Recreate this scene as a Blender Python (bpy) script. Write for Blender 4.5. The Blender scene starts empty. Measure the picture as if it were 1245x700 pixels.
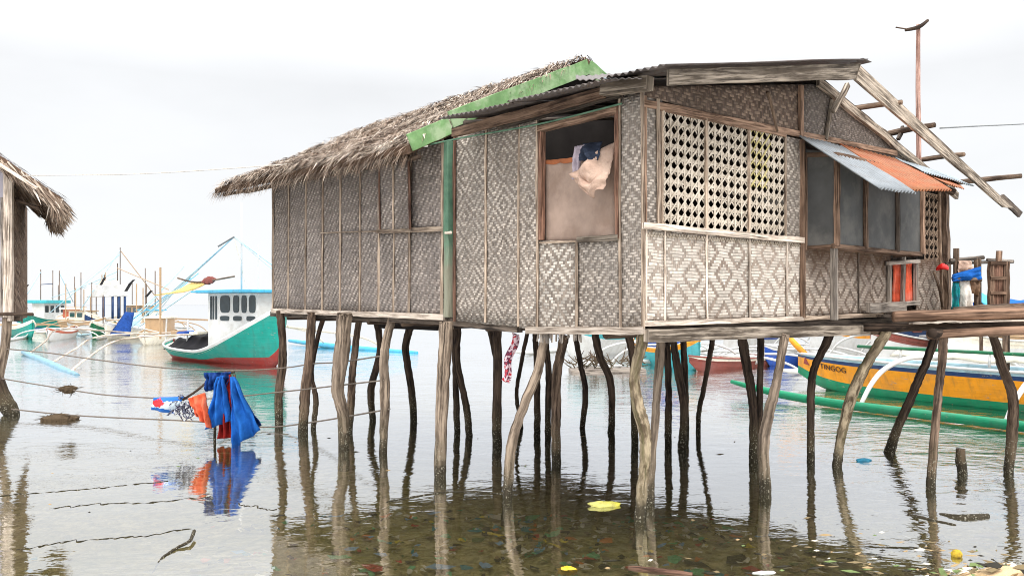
import bpy, math, random
from mathutils import Vector, noise as mnoise
random.seed(7)
R = math.radians
F, CX, HZ, EYE = 1005.0, 622.5, 370.0, 2.0
scene = bpy.context.scene
COL = scene.collection

# ------------------------------------------------------------------ survey helpers
def P(px, py, Y):
    return Vector(((px - CX) / F * Y, Y, EYE - (py - HZ) / F * Y))
def yw(py):                                   # distance of a water point seen at row py
    return EYE * F / (py - HZ)
def W(px, py):
    return P(px, py, yw(py))
N0 = Vector((1.18, 7.4, 0)); L0 = Vector((-4.13, 14.3, 0)); R0 = Vector((6.2, 11.8, 0))
FA = L0 + R0 - N0
class Frame:
    def __init__(s, o, along, out):
        s.o, s.a, s.n = o, along.normalized(), out.normalized()
        s.len = along.length
    def __call__(s, u, z, d=0.0):
        p = s.o + s.a * u + s.n * d
        return Vector((p.x, p.y, z))
    def px(s, x, y, d=0.0):
        k = (x - CX) / F
        u = (k * (s.o.y + s.n.y * d) - s.o.x - s.n.x * d) / (s.a.x - k * s.a.y)
        Y = s.o.y + s.a.y * u + s.n.y * d
        return u, EYE - (y - HZ) / F * Y
    def at(s, x, y, d=0.0):
        u, z = s.px(x, y, d)
        return s(u, z, d)
aA = L0 - N0; aB = R0 - N0
A = Frame(N0, aA, Vector((-aA.y, aA.x, 0)))
if A.n.dot(Vector((-1, -1, 0))) < 0: A.n = -A.n
B = Frame(N0, aB, Vector((aB.y, -aB.x, 0)))

# ------------------------------------------------------------------ mesh builder
class MB:
    def __init__(s): s.v, s.f, s.uv, s.mi = [], [], [], []
    def face(s, idx, uvs, m=0):
        s.f.append(tuple(idx)); s.uv.extend(uvs); s.mi.append(m)
    def pts(s, ps):
        i = len(s.v); s.v.extend([Vector(p) for p in ps]); return list(range(i, i + len(ps)))
    def poly(s, ps, uvs=None, m=0):
        i = s.pts(ps); s.face(i, uvs or [(p[0], p[2]) for p in ps], m)
    def board(s, p0, p1, w, t, up=Vector((0, 0, 1)), seg=1, wob=0.0, m=0, w1=None):
        p0, p1 = Vector(p0), Vector(p1)
        d = (p1 - p0); Ln = d.length
        if Ln < 1e-6: return
        d = d / Ln
        sd = d.cross(Vector(up))
        if sd.length < 1e-3: sd = d.cross(Vector((1, 0, 0)))
        sd.normalize(); u = sd.cross(d).normalized()
        rings = []; o = random.uniform(0, 50); vo = random.uniform(0, 9)
        for k in range(seg + 1):
            f = k / seg; c = p0.lerp(p1, f)
            ww = (w + ((w1 if w1 is not None else w) - w) * f) / 2
            j = [random.uniform(-wob, wob) for _ in range(6)]
            c = c + u * j[0] + sd * j[1]
            rings.append(s.pts([c + u * (ww + j[2]) + sd * t / 2, c + u * (ww + j[3]) - sd * t / 2,
                                c - u * (ww + j[4]) - sd * t / 2, c - u * (ww + j[5]) + sd * t / 2]))
        wd = [0, t, t + w, 2 * t + w, 2 * t + 2 * w]
        for k in range(seg):
            a, b = rings[k], rings[k + 1]; l0, l1 = Ln * k / seg, Ln * (k + 1) / seg
            for q in range(4):
                r = (q + 1) % 4
                s.face((a[q], b[q], b[r], a[r]), [(o + wd[q], vo + l0), (o + wd[q], vo + l1), (o + wd[q + 1], vo + l1), (o + wd[q + 1], vo + l0)], m)
        for ring, rev in ((rings[0], False), (rings[-1], True)):
            r = ring[::-1] if rev else ring
            s.face(r, [(o, 0), (o + t, 0), (o + t, .02), (o, .02)], m)
    def tube(s, ps, rs, n=8, jit=0.0, m=0, sub=1, caps=True, wob=0.0):
        ps = [Vector(p) for p in ps]
        if not isinstance(rs, (list, tuple)): rs = [rs] * len(ps)
        if sub > 1 and len(ps) > 1:
            q, qr = [], []
            for i in range(len(ps) - 1):
                p0, p1, p2, p3 = ps[max(i - 1, 0)], ps[i], ps[i + 1], ps[min(i + 2, len(ps) - 1)]
                for k in range(sub):
                    t = k / sub
                    q.append(0.5 * ((2 * p1) + (p2 - p0) * t + (2 * p0 - 5 * p1 + 4 * p2 - p3) * t * t + (3 * p1 - p0 - 3 * p2 + p3) * t ** 3))
                    qr.append(rs[i] + (rs[i + 1] - rs[i]) * t)
            q.append(ps[-1]); qr.append(rs[-1]); ps, rs = q, qr
        o = random.uniform(0, 50); rings = []; acc = random.uniform(0, 9); L = []
        ref = Vector((0.31, 0.87, 0.2))
        for i, p in enumerate(ps):
            d = (ps[min(i + 1, len(ps) - 1)] - ps[max(i - 1, 0)])
            d = d.normalized() if d.length > 1e-9 else Vector((0, 0, 1))
            sd = d.cross(ref)
            if sd.length < 0.05: sd = d.cross(Vector((0.9, -0.2, 0.4)))
            sd.normalize(); up = sd.cross(d)
            if i: acc += (p - ps[i - 1]).length
            L.append(acc)
            r = rs[i]
            if wob: p = p + sd * random.uniform(-wob, wob) + up * random.uniform(-wob, wob)
            ring = []
            for k in range(n):
                an = 2 * math.pi * k / n
                rr = r * (1 + (random.uniform(-jit, jit) * .3 + jit * 1.5 * mnoise.noise(Vector((math.cos(an) * 1.3 + o, math.sin(an) * 1.3, acc * 2.6))) + jit * .5 * mnoise.noise(Vector((math.cos(an) * 2.6 + o, math.sin(an) * 2.6, acc * 8))) if jit else 0))
                ring.append(p + sd * math.cos(an) * rr + up * math.sin(an) * rr)
            rings.append(s.pts(ring))
        cr = max(rs) * 2 * math.pi
        for i in range(len(rings) - 1):
            a, b = rings[i], rings[i + 1]
            for k in range(n):
                q = (k + 1) % n
                u0, u1 = o + cr * k / n, o + cr * (k + 1) / n
                s.face((a[k], a[q], b[q], b[k]), [(u0, L[i]), (u1, L[i]), (u1, L[i + 1]), (u0, L[i + 1])], m)
        if caps:
            s.face(rings[0][::-1], [(o, 0)] * n, m); s.face(rings[-1], [(o, 0)] * n, m)
    def grid(s, fn, nx, ny, uvfn=None, m=0):
        ids = [[s.pts([fn(i / nx, j / ny)])[0] for i in range(nx + 1)] for j in range(ny + 1)]
        uvfn = uvfn or (lambda a, b: (a, b))
        for j in range(ny):
            for i in range(nx):
                q = [(i, j), (i + 1, j), (i + 1, j + 1), (i, j + 1)]
                s.face([ids[b][a] for a, b in q], [uvfn(a / nx, b / ny) for a, b in q], m)
    def build(s, name, mats, parent=None, smooth=False, bevel=0.0, solid=0.0, offset=0.0):
        og = origin(parent)
        if parent is None:
            xs = [p.x for p in s.v]; ys = [p.y for p in s.v]; zs = [p.z for p in s.v]
            og = Vector(((min(xs) + max(xs)) / 2, (min(ys) + max(ys)) / 2, min(zs)))
        me = bpy.data.meshes.new(name)
        me.from_pydata([p - og for p in s.v], [], s.f)
        ul = me.uv_layers.new(name='UVMap')
        buf = []
        for u in s.uv: buf.extend(u)
        ul.data.foreach_set('uv', buf)
        if not isinstance(mats, (list, tuple)): mats = [mats]
        for m_ in mats: me.materials.append(m_)
        me.polygons.foreach_set('material_index', s.mi)
        if smooth: me.polygons.foreach_set('use_smooth', [True] * len(me.polygons))
        me.update()
        o = bpy.data.objects.new(name, me); COL.objects.link(o)
        if parent is None: o.location = og
        else: o.parent = parent
        ORG[o.name] = og
        if bevel:
            b = o.modifiers.new('Bevel', 'BEVEL'); b.width = bevel; b.segments = 1; b.limit_method = 'ANGLE'
        if solid:
            b = o.modifiers.new('Solidify', 'SOLIDIFY'); b.thickness = solid; b.offset = offset
        return o
ORG = {}
def origin(o): return ORG[o.name] if o is not None else Vector((0, 0, 0))
def tag(o, label=None, cat=None, group=None, kind=None):
    if label: o['label'] = label
    if cat: o['category'] = cat
    if group: o['group'] = group
    if kind: o['kind'] = kind
    return o
def thing(name, loc, label, cat, group=None):
    o = bpy.data.objects.new(name, None); COL.objects.link(o); o.empty_display_size = .2
    o.location = Vector(loc); ORG[o.name] = Vector(loc)
    return tag(o, label, cat, group)

# ------------------------------------------------------------------ materials
def lin(r, g, b, k=1.0):
    f = lambda c: (c / 255 / 12.92 if c / 255 <= .04045 else ((c / 255 + .055) / 1.055) ** 2.4) * k
    return (f(r), f(g), f(b), 1)
class NT:
    def __init__(s, name):
        s.mat = bpy.data.materials.new(name); s.mat.use_nodes = True
        s.t = s.mat.node_tree; s.n = s.t.nodes
        s.b = s.n['Principled BSDF']; s.out = s.n['Material Output']
    def new(s, t, **k):
        n = s.n.new(t)
        for a, v in k.items(): setattr(n, a, v)
        return n
    def link(s, a, b): s.t.links.new(a, b)
    def put(s, v, sock):
        if v is None: return
        if hasattr(v, 'is_linked') or hasattr(v, 'links'): s.link(v, sock)
        else: sock.default_value = v
    def m(s, op, a, b=None, c=None):
        n = s.new('ShaderNodeMath', operation=op)
        for i, v in enumerate((a, b, c)): s.put(v, n.inputs[i])
        return n.outputs[0]
    def mix(s, f, a, b, blend='MIX'):
        n = s.new('ShaderNodeMix', data_type='RGBA', blend_type=blend)
        s.put(f, n.inputs[0]); s.put(a, n.inputs[6]); s.put(b, n.inputs[7]); return n.outputs[2]
    def ramp(s, f, stops, interp='LINEAR'):
        n = s.new('ShaderNodeValToRGB'); cr = n.color_ramp; cr.interpolation = interp
        while len(cr.elements) < len(stops): cr.elements.new(.5)
        for e, (p, c) in zip(cr.elements, stops):
            e.position = p; e.color = c if len(c) == 4 else (*c, 1)
        s.put(f, n.inputs[0]); return n.outputs[0]
    def rng(s, f, a, b, c=0.0, d=1.0):
        n = s.new('ShaderNodeMapRange'); s.put(f, n.inputs[0])
        for i, v in enumerate((a, b, c, d)): n.inputs[i + 1].default_value = v
        return n.outputs[0]
    def uv(s): return s.new('ShaderNodeUVMap').outputs[0]
    def obj(s): return s.new('ShaderNodeTexCoord').outputs['Object']
    def pos(s): return s.new('ShaderNodeNewGeometry').outputs['Position']
    def rnd(s): return s.new('ShaderNodeObjectInfo').outputs['Random']
    def scale(s, vec, x, y, z=1.0, off=None):
        n = s.new('ShaderNodeMapping'); s.link(vec, n.inputs[0]); n.inputs[3].default_value = (x, y, z)
        if off is not None:
            cx = s.new('ShaderNodeCombineXYZ'); s.put(off, cx.inputs[0]); s.put(off, cx.inputs[1]); s.put(off, cx.inputs[2]); s.link(cx.outputs[0], n.inputs[1])
        return n.outputs[0]
    def noise(s, vec, sc, det=3, rough=.55, dist=0.0):
        n = s.new('ShaderNodeTexNoise'); s.link(vec, n.inputs['Vector'])
        n.inputs['Scale'].default_value = sc; n.inputs['Detail'].default_value = det
        n.inputs['Roughness'].default_value = rough; n.inputs['Distortion'].default_value = dist
        return n.outputs['Fac']
    def white(s, a, b=None):
        c = s.new('ShaderNodeCombineXYZ'); s.put(a, c.inputs[0]); s.put(b if b is not None else 0.0, c.inputs[1])
        n = s.new('ShaderNodeTexWhiteNoise', noise_dimensions='2D'); s.link(c.outputs[0], n.inputs['Vector']); return n.outputs['Value']
    def sep(s, v):
        n = s.new('ShaderNodeSeparateXYZ'); s.link(v, n.inputs[0]); return n.outputs
    def bump(s, h, dist, strength=1.0):
        n = s.new('ShaderNodeBump'); s.put(h, n.inputs['Height']); n.inputs['Distance'].default_value = dist; n.inputs['Strength'].default_value = strength
        s.link(n.outputs[0], s.b.inputs['Normal']); return n
    def done(s, col, rough=.85, spec=.25):
        s.put(col, s.b.inputs['Base Color']); s.put(rough, s.b.inputs['Roughness'])
        s.b.inputs['Specular IOR Level'].default_value = spec
        return s.mat
def sc4(c, k): return (c[0] * k, c[1] * k, c[2] * k, 1)

def wood(name, dark, light, grain=38, along=2.2, tint=.35, tide=False, bumpd=.004, streak=None):
    t = NT(name); uv = t.uv(); rn = t.rnd()
    off = t.m('MULTIPLY', rn, 37.0)
    g = t.noise(t.scale(uv, grain, along, 1, off), 1.0, 5, .65, .3)
    g2 = t.noise(t.scale(uv, grain * .25, along * .5, 1, off), 1.0, 3, .6)
    pt = t.noise(t.obj(), 2.3, 4, .6)
    c = t.ramp(g, [(.28, sc4(dark, .38)), (.43, sc4(dark, .9)), (.6, light), (.78, sc4(light, 1.15))])
    ck = t.noise(t.scale(uv, grain * 1.5, along * .28, 1, off), 1.0, 2, .5)
    c = t.mix(t.rng(ck, .6, .66, 0, .8), c, sc4(dark, .22))
    c = t.mix(t.rng(g2, .52, .72, 0, .55), c, sc4(dark, .8))
    c = t.mix(t.rng(pt, .45, .7, 0, .45), c, sc4(light, 1.1))
    v = t.rng(rn, 0, 1, 1 - tint, 1 + tint)
    hs = t.new('ShaderNodeHueSaturation'); t.link(v, hs.inputs['Value']); t.link(c, hs.inputs['Color']); c = hs.outputs[0]
    rough = .88
    if streak: c = t.mix(t.rng(t.noise(t.scale(uv, 9, .8, 1, off), 1.0, 4, .6), .5, .62, 0, .8), c, streak)
    if tide:
        z = t.sep(t.pos())[2]
        nz = t.noise(t.obj(), 7.0, 4, .6)
        edge = t.m('ADD', z, t.m('MULTIPLY', t.m('SUBTRACT', nz, .5), .5))
        c = t.mix(t.rng(edge, .62, .2, 0, .5), c, lin(92, 84, 60, .8))
        c = t.mix(t.rng(edge, .24, .1, 0, .85), c, lin(46, 42, 32))
        bn = t.noise(t.obj(), 55.0, 2, .5)
        c = t.mix(t.m('MULTIPLY', t.rng(bn, .6, .66), t.rng(z, .5, .2)), c, lin(150, 144, 128))
    t.bump(t.m('ADD', g, t.m('MULTIPLY', g2, .6)), bumpd, .9)
    return t.done(c, rough, .2)

def weave(name, ch, cv, gap, w=.028, P_=12, Q_=12, stain=None, stain_amt=.5, contrast=.25, mode='diamond', grey=None, grey_amt=0.0, rough=.8, topstain=None):
    """woven split bamboo: horizontal and vertical strips going over and under in a twill"""
    t = NT(name); uv = t.uv(); u, v, _ = t.sep(uv)
    wn = t.m('MULTIPLY', t.m('SUBTRACT', t.noise(t.scale(uv, 3, 3), 1.0, 2), .5), w * 1.4)
    wn2 = t.m('MULTIPLY', t.m('SUBTRACT', t.noise(t.scale(uv, 3.3, 2.7, 1, 7.0), 1.0, 2), .5), w * 1.4)
    rn = t.rnd(); of = t.m('FLOOR', t.m('MULTIPLY', rn, 23.0))
    a = t.m('ADD', of, t.m('DIVIDE', t.m('ADD', u, wn), w)); b = t.m('ADD', of, t.m('DIVIDE', t.m('ADD', v, wn2), w))
    i, j = t.m('FLOOR', a), t.m('FLOOR', b)
    fu, fv = t.m('FRACT', a), t.m('FRACT', b)
    if mode == 'diamond':
        di = t.m('ABSOLUTE', t.m('SUBTRACT', t.m('FLOORED_MODULO', i, float(P_)), P_ / 2))
        dj = t.m('ABSOLUTE', t.m('SUBTRACT', t.m('FLOORED_MODULO', j, float(Q_)), Q_ / 2))
        s = t.m('ADD', di, dj); fac = t.m('LESS_THAN', t.m('FLOORED_MODULO', s, 6.0 if P_ > 14 else 4.0), 3.5 if P_ > 14 else 2.0)
    elif mode == 'zigzag':
        di = t.m('ABSOLUTE', t.m('SUBTRACT', t.m('FLOORED_MODULO', i, float(P_)), P_ / 2))
        fac = t.m('LESS_THAN', t.m('FLOORED_MODULO', t.m('ADD', di, j), 4.0), 2.0)
    else:
        fac = t.m('LESS_THAN', t.m('FLOORED_MODULO', t.m('ADD', i, t.m('MULTIPLY', j, 1.0)), 4.0), 2.0)
    hh = t.m('SUBTRACT', 1.0, t.m('POWER', t.m('ABSOLUTE', t.m('SUBTRACT', t.m('MULTIPLY', fv, 2.0), 1.0)), 3.0))
    hv = t.m('SUBTRACT', 1.0, t.m('POWER', t.m('ABSOLUTE', t.m('SUBTRACT', t.m('MULTIPLY', fu, 2.0), 1.0)), 3.0))
    rh, rv = t.white(j, t.m('FLOOR', t.m('DIVIDE', i, 9.0))), t.white(i, t.m('FLOOR', t.m('DIVIDE', j, 9.0)))
    fib = t.noise(t.scale(uv, 150, 12), 1.0, 3); fib2 = t.noise(t.scale(uv, 12, 150), 1.0, 3)
    kh = t.m('ADD', t.m('MULTIPLY', t.m('SUBTRACT', rh, .5), contrast * 2), t.m('MULTIPLY', t.m('SUBTRACT', fib2, .5), .7))
    kv = t.m('ADD', t.m('MULTIPLY', t.m('SUBTRACT', rv, .5), contrast * 2), t.m('MULTIPLY', t.m('SUBTRACT', fib, .5), .7))
    def val(col, k):
        hs = t.new('ShaderNodeHueSaturation'); t.link(t.m('ADD', 1.0, k), hs.inputs['Value']); hs.inputs['Color'].default_value = col; return hs.outputs[0]
    c = t.mix(fac, val(cv, kv), val(ch, kh))
    prof = t.m('ADD', t.m('MULTIPLY', fac, hh), t.m('MULTIPLY', t.m('SUBTRACT', 1.0, fac), hv))
    c = t.mix(t.rng(prof, .42, .0, 0, .9), c, gap)
    rc = t.white(t.m('ADD', i, 0.37), t.m('ADD', j, 0.61))
    hs0 = t.new('ShaderNodeHueSaturation'); t.link(t.rng(rc, 0, 1, .84, 1.14), hs0.inputs['Value']); t.link(c, hs0.inputs['Color']); c = hs0.outputs[0]
    dm = t.noise(t.scale(uv, 1.7, 1.7, 1, 21.0), 1.0, 4, .6)
    c = t.mix(t.m('MULTIPLY', t.m('GREATER_THAN', rc, .9), t.rng(dm, .5, .66, 0, .75)), c, gap)
    if grey is not None:
        c = t.mix(t.rng(t.noise(t.scale(uv, 1.3, .9, 1, 3.0), 1.0, 5, .6), .35, .7, 0, grey_amt), c, grey)
    if stain is not None:
        st = t.noise(t.scale(uv, 2.6, 1.1, 1, 11.0), 1.0, 6, .68)
        c = t.mix(t.rng(st, .48, .72, 0, stain_amt), c, stain)
        st2 = t.noise(t.scale(uv, 14, .9, 1, 5.0), 1.0, 5, .62)
        c = t.mix(t.rng(st2, .54, .74, 0, stain_amt * .9), c, stain)
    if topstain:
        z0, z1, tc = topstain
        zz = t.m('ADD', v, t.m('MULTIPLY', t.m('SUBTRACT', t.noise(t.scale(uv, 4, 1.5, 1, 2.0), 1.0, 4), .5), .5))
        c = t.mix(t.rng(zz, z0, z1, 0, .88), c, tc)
    hs = t.new('ShaderNodeHueSaturation'); t.link(t.rng(rn, 0, 1, .86, 1.12), hs.inputs['Value']); t.link(c, hs.inputs['Color']); c = hs.outputs[0]
    t.bump(prof, .006, 1.0)
    return t.done(c, rough, .25)

def plain(name, c, var=.25, sc=6, rough=.6, spec=.35, c2=None, amt=.5, bumpd=0.0, sc2=2.2):
    t = NT(name); o = t.obj()
    n = t.noise(o, sc, 4, .6)
    col = t.mix(t.rng(n, .3, .7), sc4(c, 1 - var), sc4(c, 1 + var * .5))
    if c2 is not None: col = t.mix(t.rng(t.noise(t.scale(o, 1, 1, 1, 4.0), sc2, 5, .65), .48, .64, 0, amt), col, c2)
    if bumpd: t.bump(n, bumpd)
    return t.done(col, rough, spec)
def cloth(name, c, c2=None, amt=.6, sc2=6):
    m_ = plain(name, c, .3, 9, .92, .1, c2, amt, .02, sc2)
    return m_
def metal_sheet(name, c, rust, amt):
    t = NT(name); uv = t.uv(); o = t.obj()
    n = t.noise(t.scale(uv, 1.2, 6), 1.0, 5, .65); n2 = t.noise(o, 5, 4)
    col = t.mix(t.rng(n2, .3, .7), sc4(c, .8), sc4(c, 1.1))
    col = t.mix(t.rng(n, .66 - amt * .5, .78 - amt * .4, 0, min(1, amt + .25)), col, rust)
    col = t.mix(t.rng(t.noise(t.scale(uv, 3, 20, 1, 9.0), 1.0, 4), .55, .75, 0, amt * .8), col, sc4(rust, .35))
    t.b.inputs['Metallic'].default_value = .15
    return t.done(col, .55, .4)

M = {}
M['grey_wood'] = wood('grey weathered wood', lin(112, 102, 94, .8), lin(176, 164, 152))
M['brown_wood'] = wood('brown weathered wood', lin(96, 74, 60, .8), lin(150, 122, 102))
M['red_wood'] = wood('reddish hardwood', lin(88, 62, 50, .8), lin(142, 108, 90))
M['pale_wood'] = wood('pale sun bleached batten', lin(170, 152, 136, .85), lin(226, 210, 194))
M['bamboo_batten'] = wood('split bamboo batten', lin(128, 108, 92, .8), lin(190, 170, 150))
M['dark_wood'] = wood('dark old wood', lin(58, 50, 44, .8), lin(104, 92, 82))
M['barge_wood'] = wood('lichen grey bargeboard', lin(104, 92, 80, .8), lin(172, 158, 142), streak=lin(72, 62, 52))
M['post_pale'] = wood('pale peeled trunk', lin(98, 84, 72, .8), lin(160, 142, 124), 20, 2.0, .18, True, .012)
M['post_brown'] = wood('brown bark trunk', lin(78, 63, 53, .8), lin(130, 109, 92), 22, 2.4, .25, True, .016)
M['post_dark'] = wood('dark trunk', lin(52, 42, 36, .85), lin(92, 76, 64), 22, 2.6, .3, True, .014)  # dark trunk tone; for rear stilts it includes the under-house shadow
M['post_moss'] = wood('mossy lichen trunk', lin(112, 96, 76, .9), lin(186, 168, 140), 16, 5.0, .1, True, .014, streak=lin(104, 98, 66))
M['green_paint'] = plain('faded green paint', lin(116, 152, 100), .35, 5, .7, .2, lin(160, 178, 142), .8, .006, 3.5)
M['green_post'] = plain('dull green paint', lin(74, 116, 84), .3, 7, .7, .2, lin(140, 132, 112), .8, 0, 1.6)
def post_paint():
    t = NT('worn green paint'); o = t.obj(); z = t.sep(t.pos())[2]
    n = t.noise(o, 7, 5, .6); g = t.noise(t.scale(t.uv(), 40, 2), 1.0, 4)
    c = t.mix(t.rng(n, .3, .7), lin(72, 104, 84), lin(104, 136, 112))
    f = t.m('ADD', z, t.m('MULTIPLY', t.m('SUBTRACT', n, .5), .9))
    c = t.mix(t.rng(f, 2.85, 2.35, 0, .85), c, t.mix(t.rng(g, .3, .7), lin(118, 112, 96), lin(160, 154, 136)))
    return t.done(c, .7, .2)
M['green_post'] = post_paint()
M['ply'] = plain('pink plywood', lin(160, 138, 124), .22, 5, .85, .2, lin(136, 114, 100), .8)
M['ply_stain'] = plain('orange water stain', lin(160, 96, 62), .3, 9, .85, .2)
M['weave_a'] = weave('grey woven wall', lin(156, 145, 136), lin(120, 109, 101), lin(54, 46, 42), .03, 8, 8, lin(84, 75, 70), .6, .34, 'twill', lin(134, 126, 122), .4)
M['weave_mid'] = weave('grey diamond wall', lin(186, 174, 162), lin(132, 120, 109), lin(66, 57, 50), .026, 14, 20, lin(98, 88, 80), .6, .3, 'diamond', lin(150, 142, 134), .45)
M['weave_light'] = weave('bleached woven wall', lin(200, 190, 178), lin(146, 133, 121), lin(90, 79, 70), .03, 12, 14, lin(118, 106, 96), .6, .26, 'diamond', lin(176, 168, 160), .3)
M['weave_cream'] = weave('cream diamond wall', lin(196, 186, 174), lin(144, 128, 115), lin(108, 94, 84), .03, 16, 14, lin(150, 132, 118), .55, .2, 'diamond', lin(190, 180, 169), .35)
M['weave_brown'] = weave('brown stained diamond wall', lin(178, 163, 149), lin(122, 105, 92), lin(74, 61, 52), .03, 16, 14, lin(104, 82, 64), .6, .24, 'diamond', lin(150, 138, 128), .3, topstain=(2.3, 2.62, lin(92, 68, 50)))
M['weave_gable'] = weave('brown gable weave', lin(134, 114, 98), lin(96, 78, 66), lin(56, 44, 37), .034, 10, 10, lin(76, 62, 52), .6, .35, 'zigzag', lin(112, 100, 92), .35)
M['weave_gable2'] = weave('grey gable weave', lin(120, 110, 102), lin(96, 86, 78), lin(56, 48, 44), .024, 10, 10, lin(74, 66, 60), .55, .3, 'zigzag', lin(112, 104, 98), .3)
M['lattice'] = wood('bleached cane', lin(176, 162, 144), lin(210, 198, 182), 60, 6, .05)
M['lattice_brown'] = wood('brown cane', lin(120, 98, 80, .9), lin(176, 152, 130), 60, 6, .05)
M['lattice_yellow'] = wood('yellowed cane', lin(180, 166, 108, .9), lin(212, 198, 146), 60, 6, .05)
M['iron'] = metal_sheet('grey galvanised iron', lin(150, 160, 166), lin(120, 84, 60), .15)
M['iron_silver'] = metal_sheet('silver galvanised iron', lin(138, 143, 147), lin(112, 104, 98), .3)
M['iron_rust'] = metal_sheet('rusty iron', lin(158, 104, 70), lin(160, 80, 36), .5)
M['iron_dark'] = metal_sheet('dark old iron', lin(92, 84, 80), lin(70, 50, 40), .4)
M['tin_pane'] = plain('grey tin sheet', lin(84, 84, 83), .3, 2.5, .75, .15, lin(106, 104, 100), .7)
M['dark_cavity'] = plain('interior shade boards', lin(40, 36, 34), .3, 3, .9, .1)  # interior darkness put into the board colour
M['orange_cloth'] = cloth('orange curtain', lin(232, 106, 76), lin(240, 150, 130), .7, 3)
M['black'] = plain('black plastic', lin(26, 26, 30), .3, 4, .6, .3)
M['white_paint'] = plain('white boat paint', lin(208, 208, 206), .1, 3, .45, .4, lin(176, 172, 164), .5)
M['rope'] = plain('weathered rope', lin(120, 110, 100), .3, 30, .9, .1)
M['rope_pale'] = plain('pale cord', lin(196, 190, 180), .2, 30, .9, .1)
M['wire'] = plain('grey wire', lin(110, 112, 112), .2, 10, .6, .3)

def thatch_mat():
    t = NT('dry nipa straw'); u, v, _ = t.sep(t.uv())
    c = t.ramp(u, [(0, lin(66, 53, 47)), (.28, lin(122, 105, 91)), (.58, lin(168, 149, 131)), (.85, lin(206, 190, 172)), (1, lin(238, 224, 210))])
    pn = t.noise(t.obj(), 1.6, 3)
    c = t.mix(t.rng(pn, .45, .68, 0, .6), c, lin(132, 108, 90))
    return t.done(c, .85, .2)
M['thatch'] = thatch_mat()
M['thatch_base'] = plain('thatch underlayer', lin(98, 78, 64), .4, 20, .95, .1)
# ------------------------------------------------------------------ the stilt house
house = thing('stilt_house', (N0.x, N0.y, 0), 'weathered woven bamboo house raised on crooked stilts, half thatched and half iron roofed', 'house')

def wall_panel(name, fr, quad, mat, d=0.0, th=.018, bulge=.012, parent=house, label=None, nx=10, ny=12, warp=None):
    """a woven mat stretched between four picture corners TL TR BR BL of a wall plane"""
    q = [fr.px(x, y, d) for x, y in quad]
    sd = random.uniform(0, 99)
    def co(a, b):
        u = (q[0][0] * (1 - a) + q[1][0] * a) * (1 - b) + (q[3][0] * (1 - a) + q[2][0] * a) * b
        z = (q[0][1] * (1 - a) + q[1][1] * a) * (1 - b) + (q[3][1] * (1 - a) + q[2][1] * a) * b
        return u, z
    def fn(a, b):
        u, z = co(a, b)
        k = mnoise.noise(Vector((u * 1.6 + sd, z * 1.6, 0))) * bulge + mnoise.noise(Vector((u * 5 + sd, z * 5, 3))) * bulge * .35
        e = min(1, 6 * min(a, 1 - a)) * min(1, 6 * min(b, 1 - b))
        zz = z
        if b > .999: zz += mnoise.noise(Vector((u * 9 + sd, 0, 5))) * .012
        return fr(u, zz, d + k * (.3 + .7 * e))
    m = MB(); m.grid(fn, nx, ny, co)
    o = m.build(name, mat, parent, True, solid=th, offset=0)
    if label: o['label'] = label
    return o
def batten(fr, x0, y0, x1, y1, w, mat, d=.018, th=.014, parent=house, name='batten', wob=.003, seg=6, w1=None, label=None):
    m = MB(); p0, p1 = fr.at(x0, y0, d), fr.at(x1, y1, d)
    dr = (p1 - p0).normalized(); up = fr.n.cross(dr)
    m.board(p0, p1, w, th, up, seg, wob, w1=w1)
    o = m.build(name, mat, parent, bevel=.003)
    if label: o['label'] = label
    return o

# ---- wall A, far section with vertical battens
tA = lambda x: 223 - (x - 331) * (223 - 166) / (545 - 331)      # wall top behind the eave
bA = lambda x: 377 + (x - 331) * (385 - 377) / (545 - 331)
def panA(x0, x1, mat, name='woven_panel', **k):
    return wall_panel(name, A, [(x0, tA(x0)), (x1, tA(x1)), (x1, bA(x1)), (x0, bA(x0))], mat, **k)
for xa, xb in zip((331, 350, 371, 391.5, 413, 437), (350, 371, 391.5, 413, 437, 460)): panA(xa, xb, M['weave_a'], nx=6, bulge=.02)
for xa, xb in ((460, 478), (478, 498), (498, 539)): wall_panel('woven_panel', A, [(xa, 279), (xb, 279), (xb, bA(xb)), (xa, bA(xa))], M['weave_a'], nx=6, bulge=.02)
wall_panel('woven_panel', A, [(498, 176), (539, 166), (539, 279), (498, 279)], M['weave_a'])
wall_panel('window_shutter', A, [(460, 199), (497, 196), (498, 278), (461, 279)], M['weave_a'], d=.06, label='closed woven shutter over a small window')
for x in (331.5, 350, 371, 391.5, 413, 437, 460): batten(A, x + 1, tA(x), x, bA(x), .05, M['bamboo_batten'])
batten(A, 478, 198, 478, 279, .035, M['bamboo_batten'], d=.08)
batten(A, 461, 199, 462, 279, .03, M['red_wood'], d=.08, name='shutter_frame')
batten(A, 460, 196, 499, 192, .05, M['dark_cavity'], d=.035, name='gap_shade_board')  # dark board painted as the shaded slit above the shutter
batten(A, 479, 281, 478, 383, .035, M['bamboo_batten'])
batten(A, 499, 178, 497, 384, .045, M['bamboo_batten'])
batten(A, 538, 168, 537, 385, .05, M['bamboo_batten'], d=.03)
batten(A, 459, 281.5, 540, 278, .06, M['bamboo_batten'], d=.045, th=.04, name='window_sill')
batten(A, 497, 196, 498.5, 279, .045, M['red_wood'], d=.085, name='shutter_frame')
batten(A, 390, 283, 459, 281, .018, M['bamboo_batten'], d=.03)
batten(A, 330, 377.5, 540, 385.5, .075, M['pale_wood'], d=.03, th=.03, name='bottom_rail', seg=14)
batten(A, 331, 381.5, 541, 390, .09, M['dark_wood'], d=-.06, th=.08, name='floor_beam', seg=10)
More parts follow.
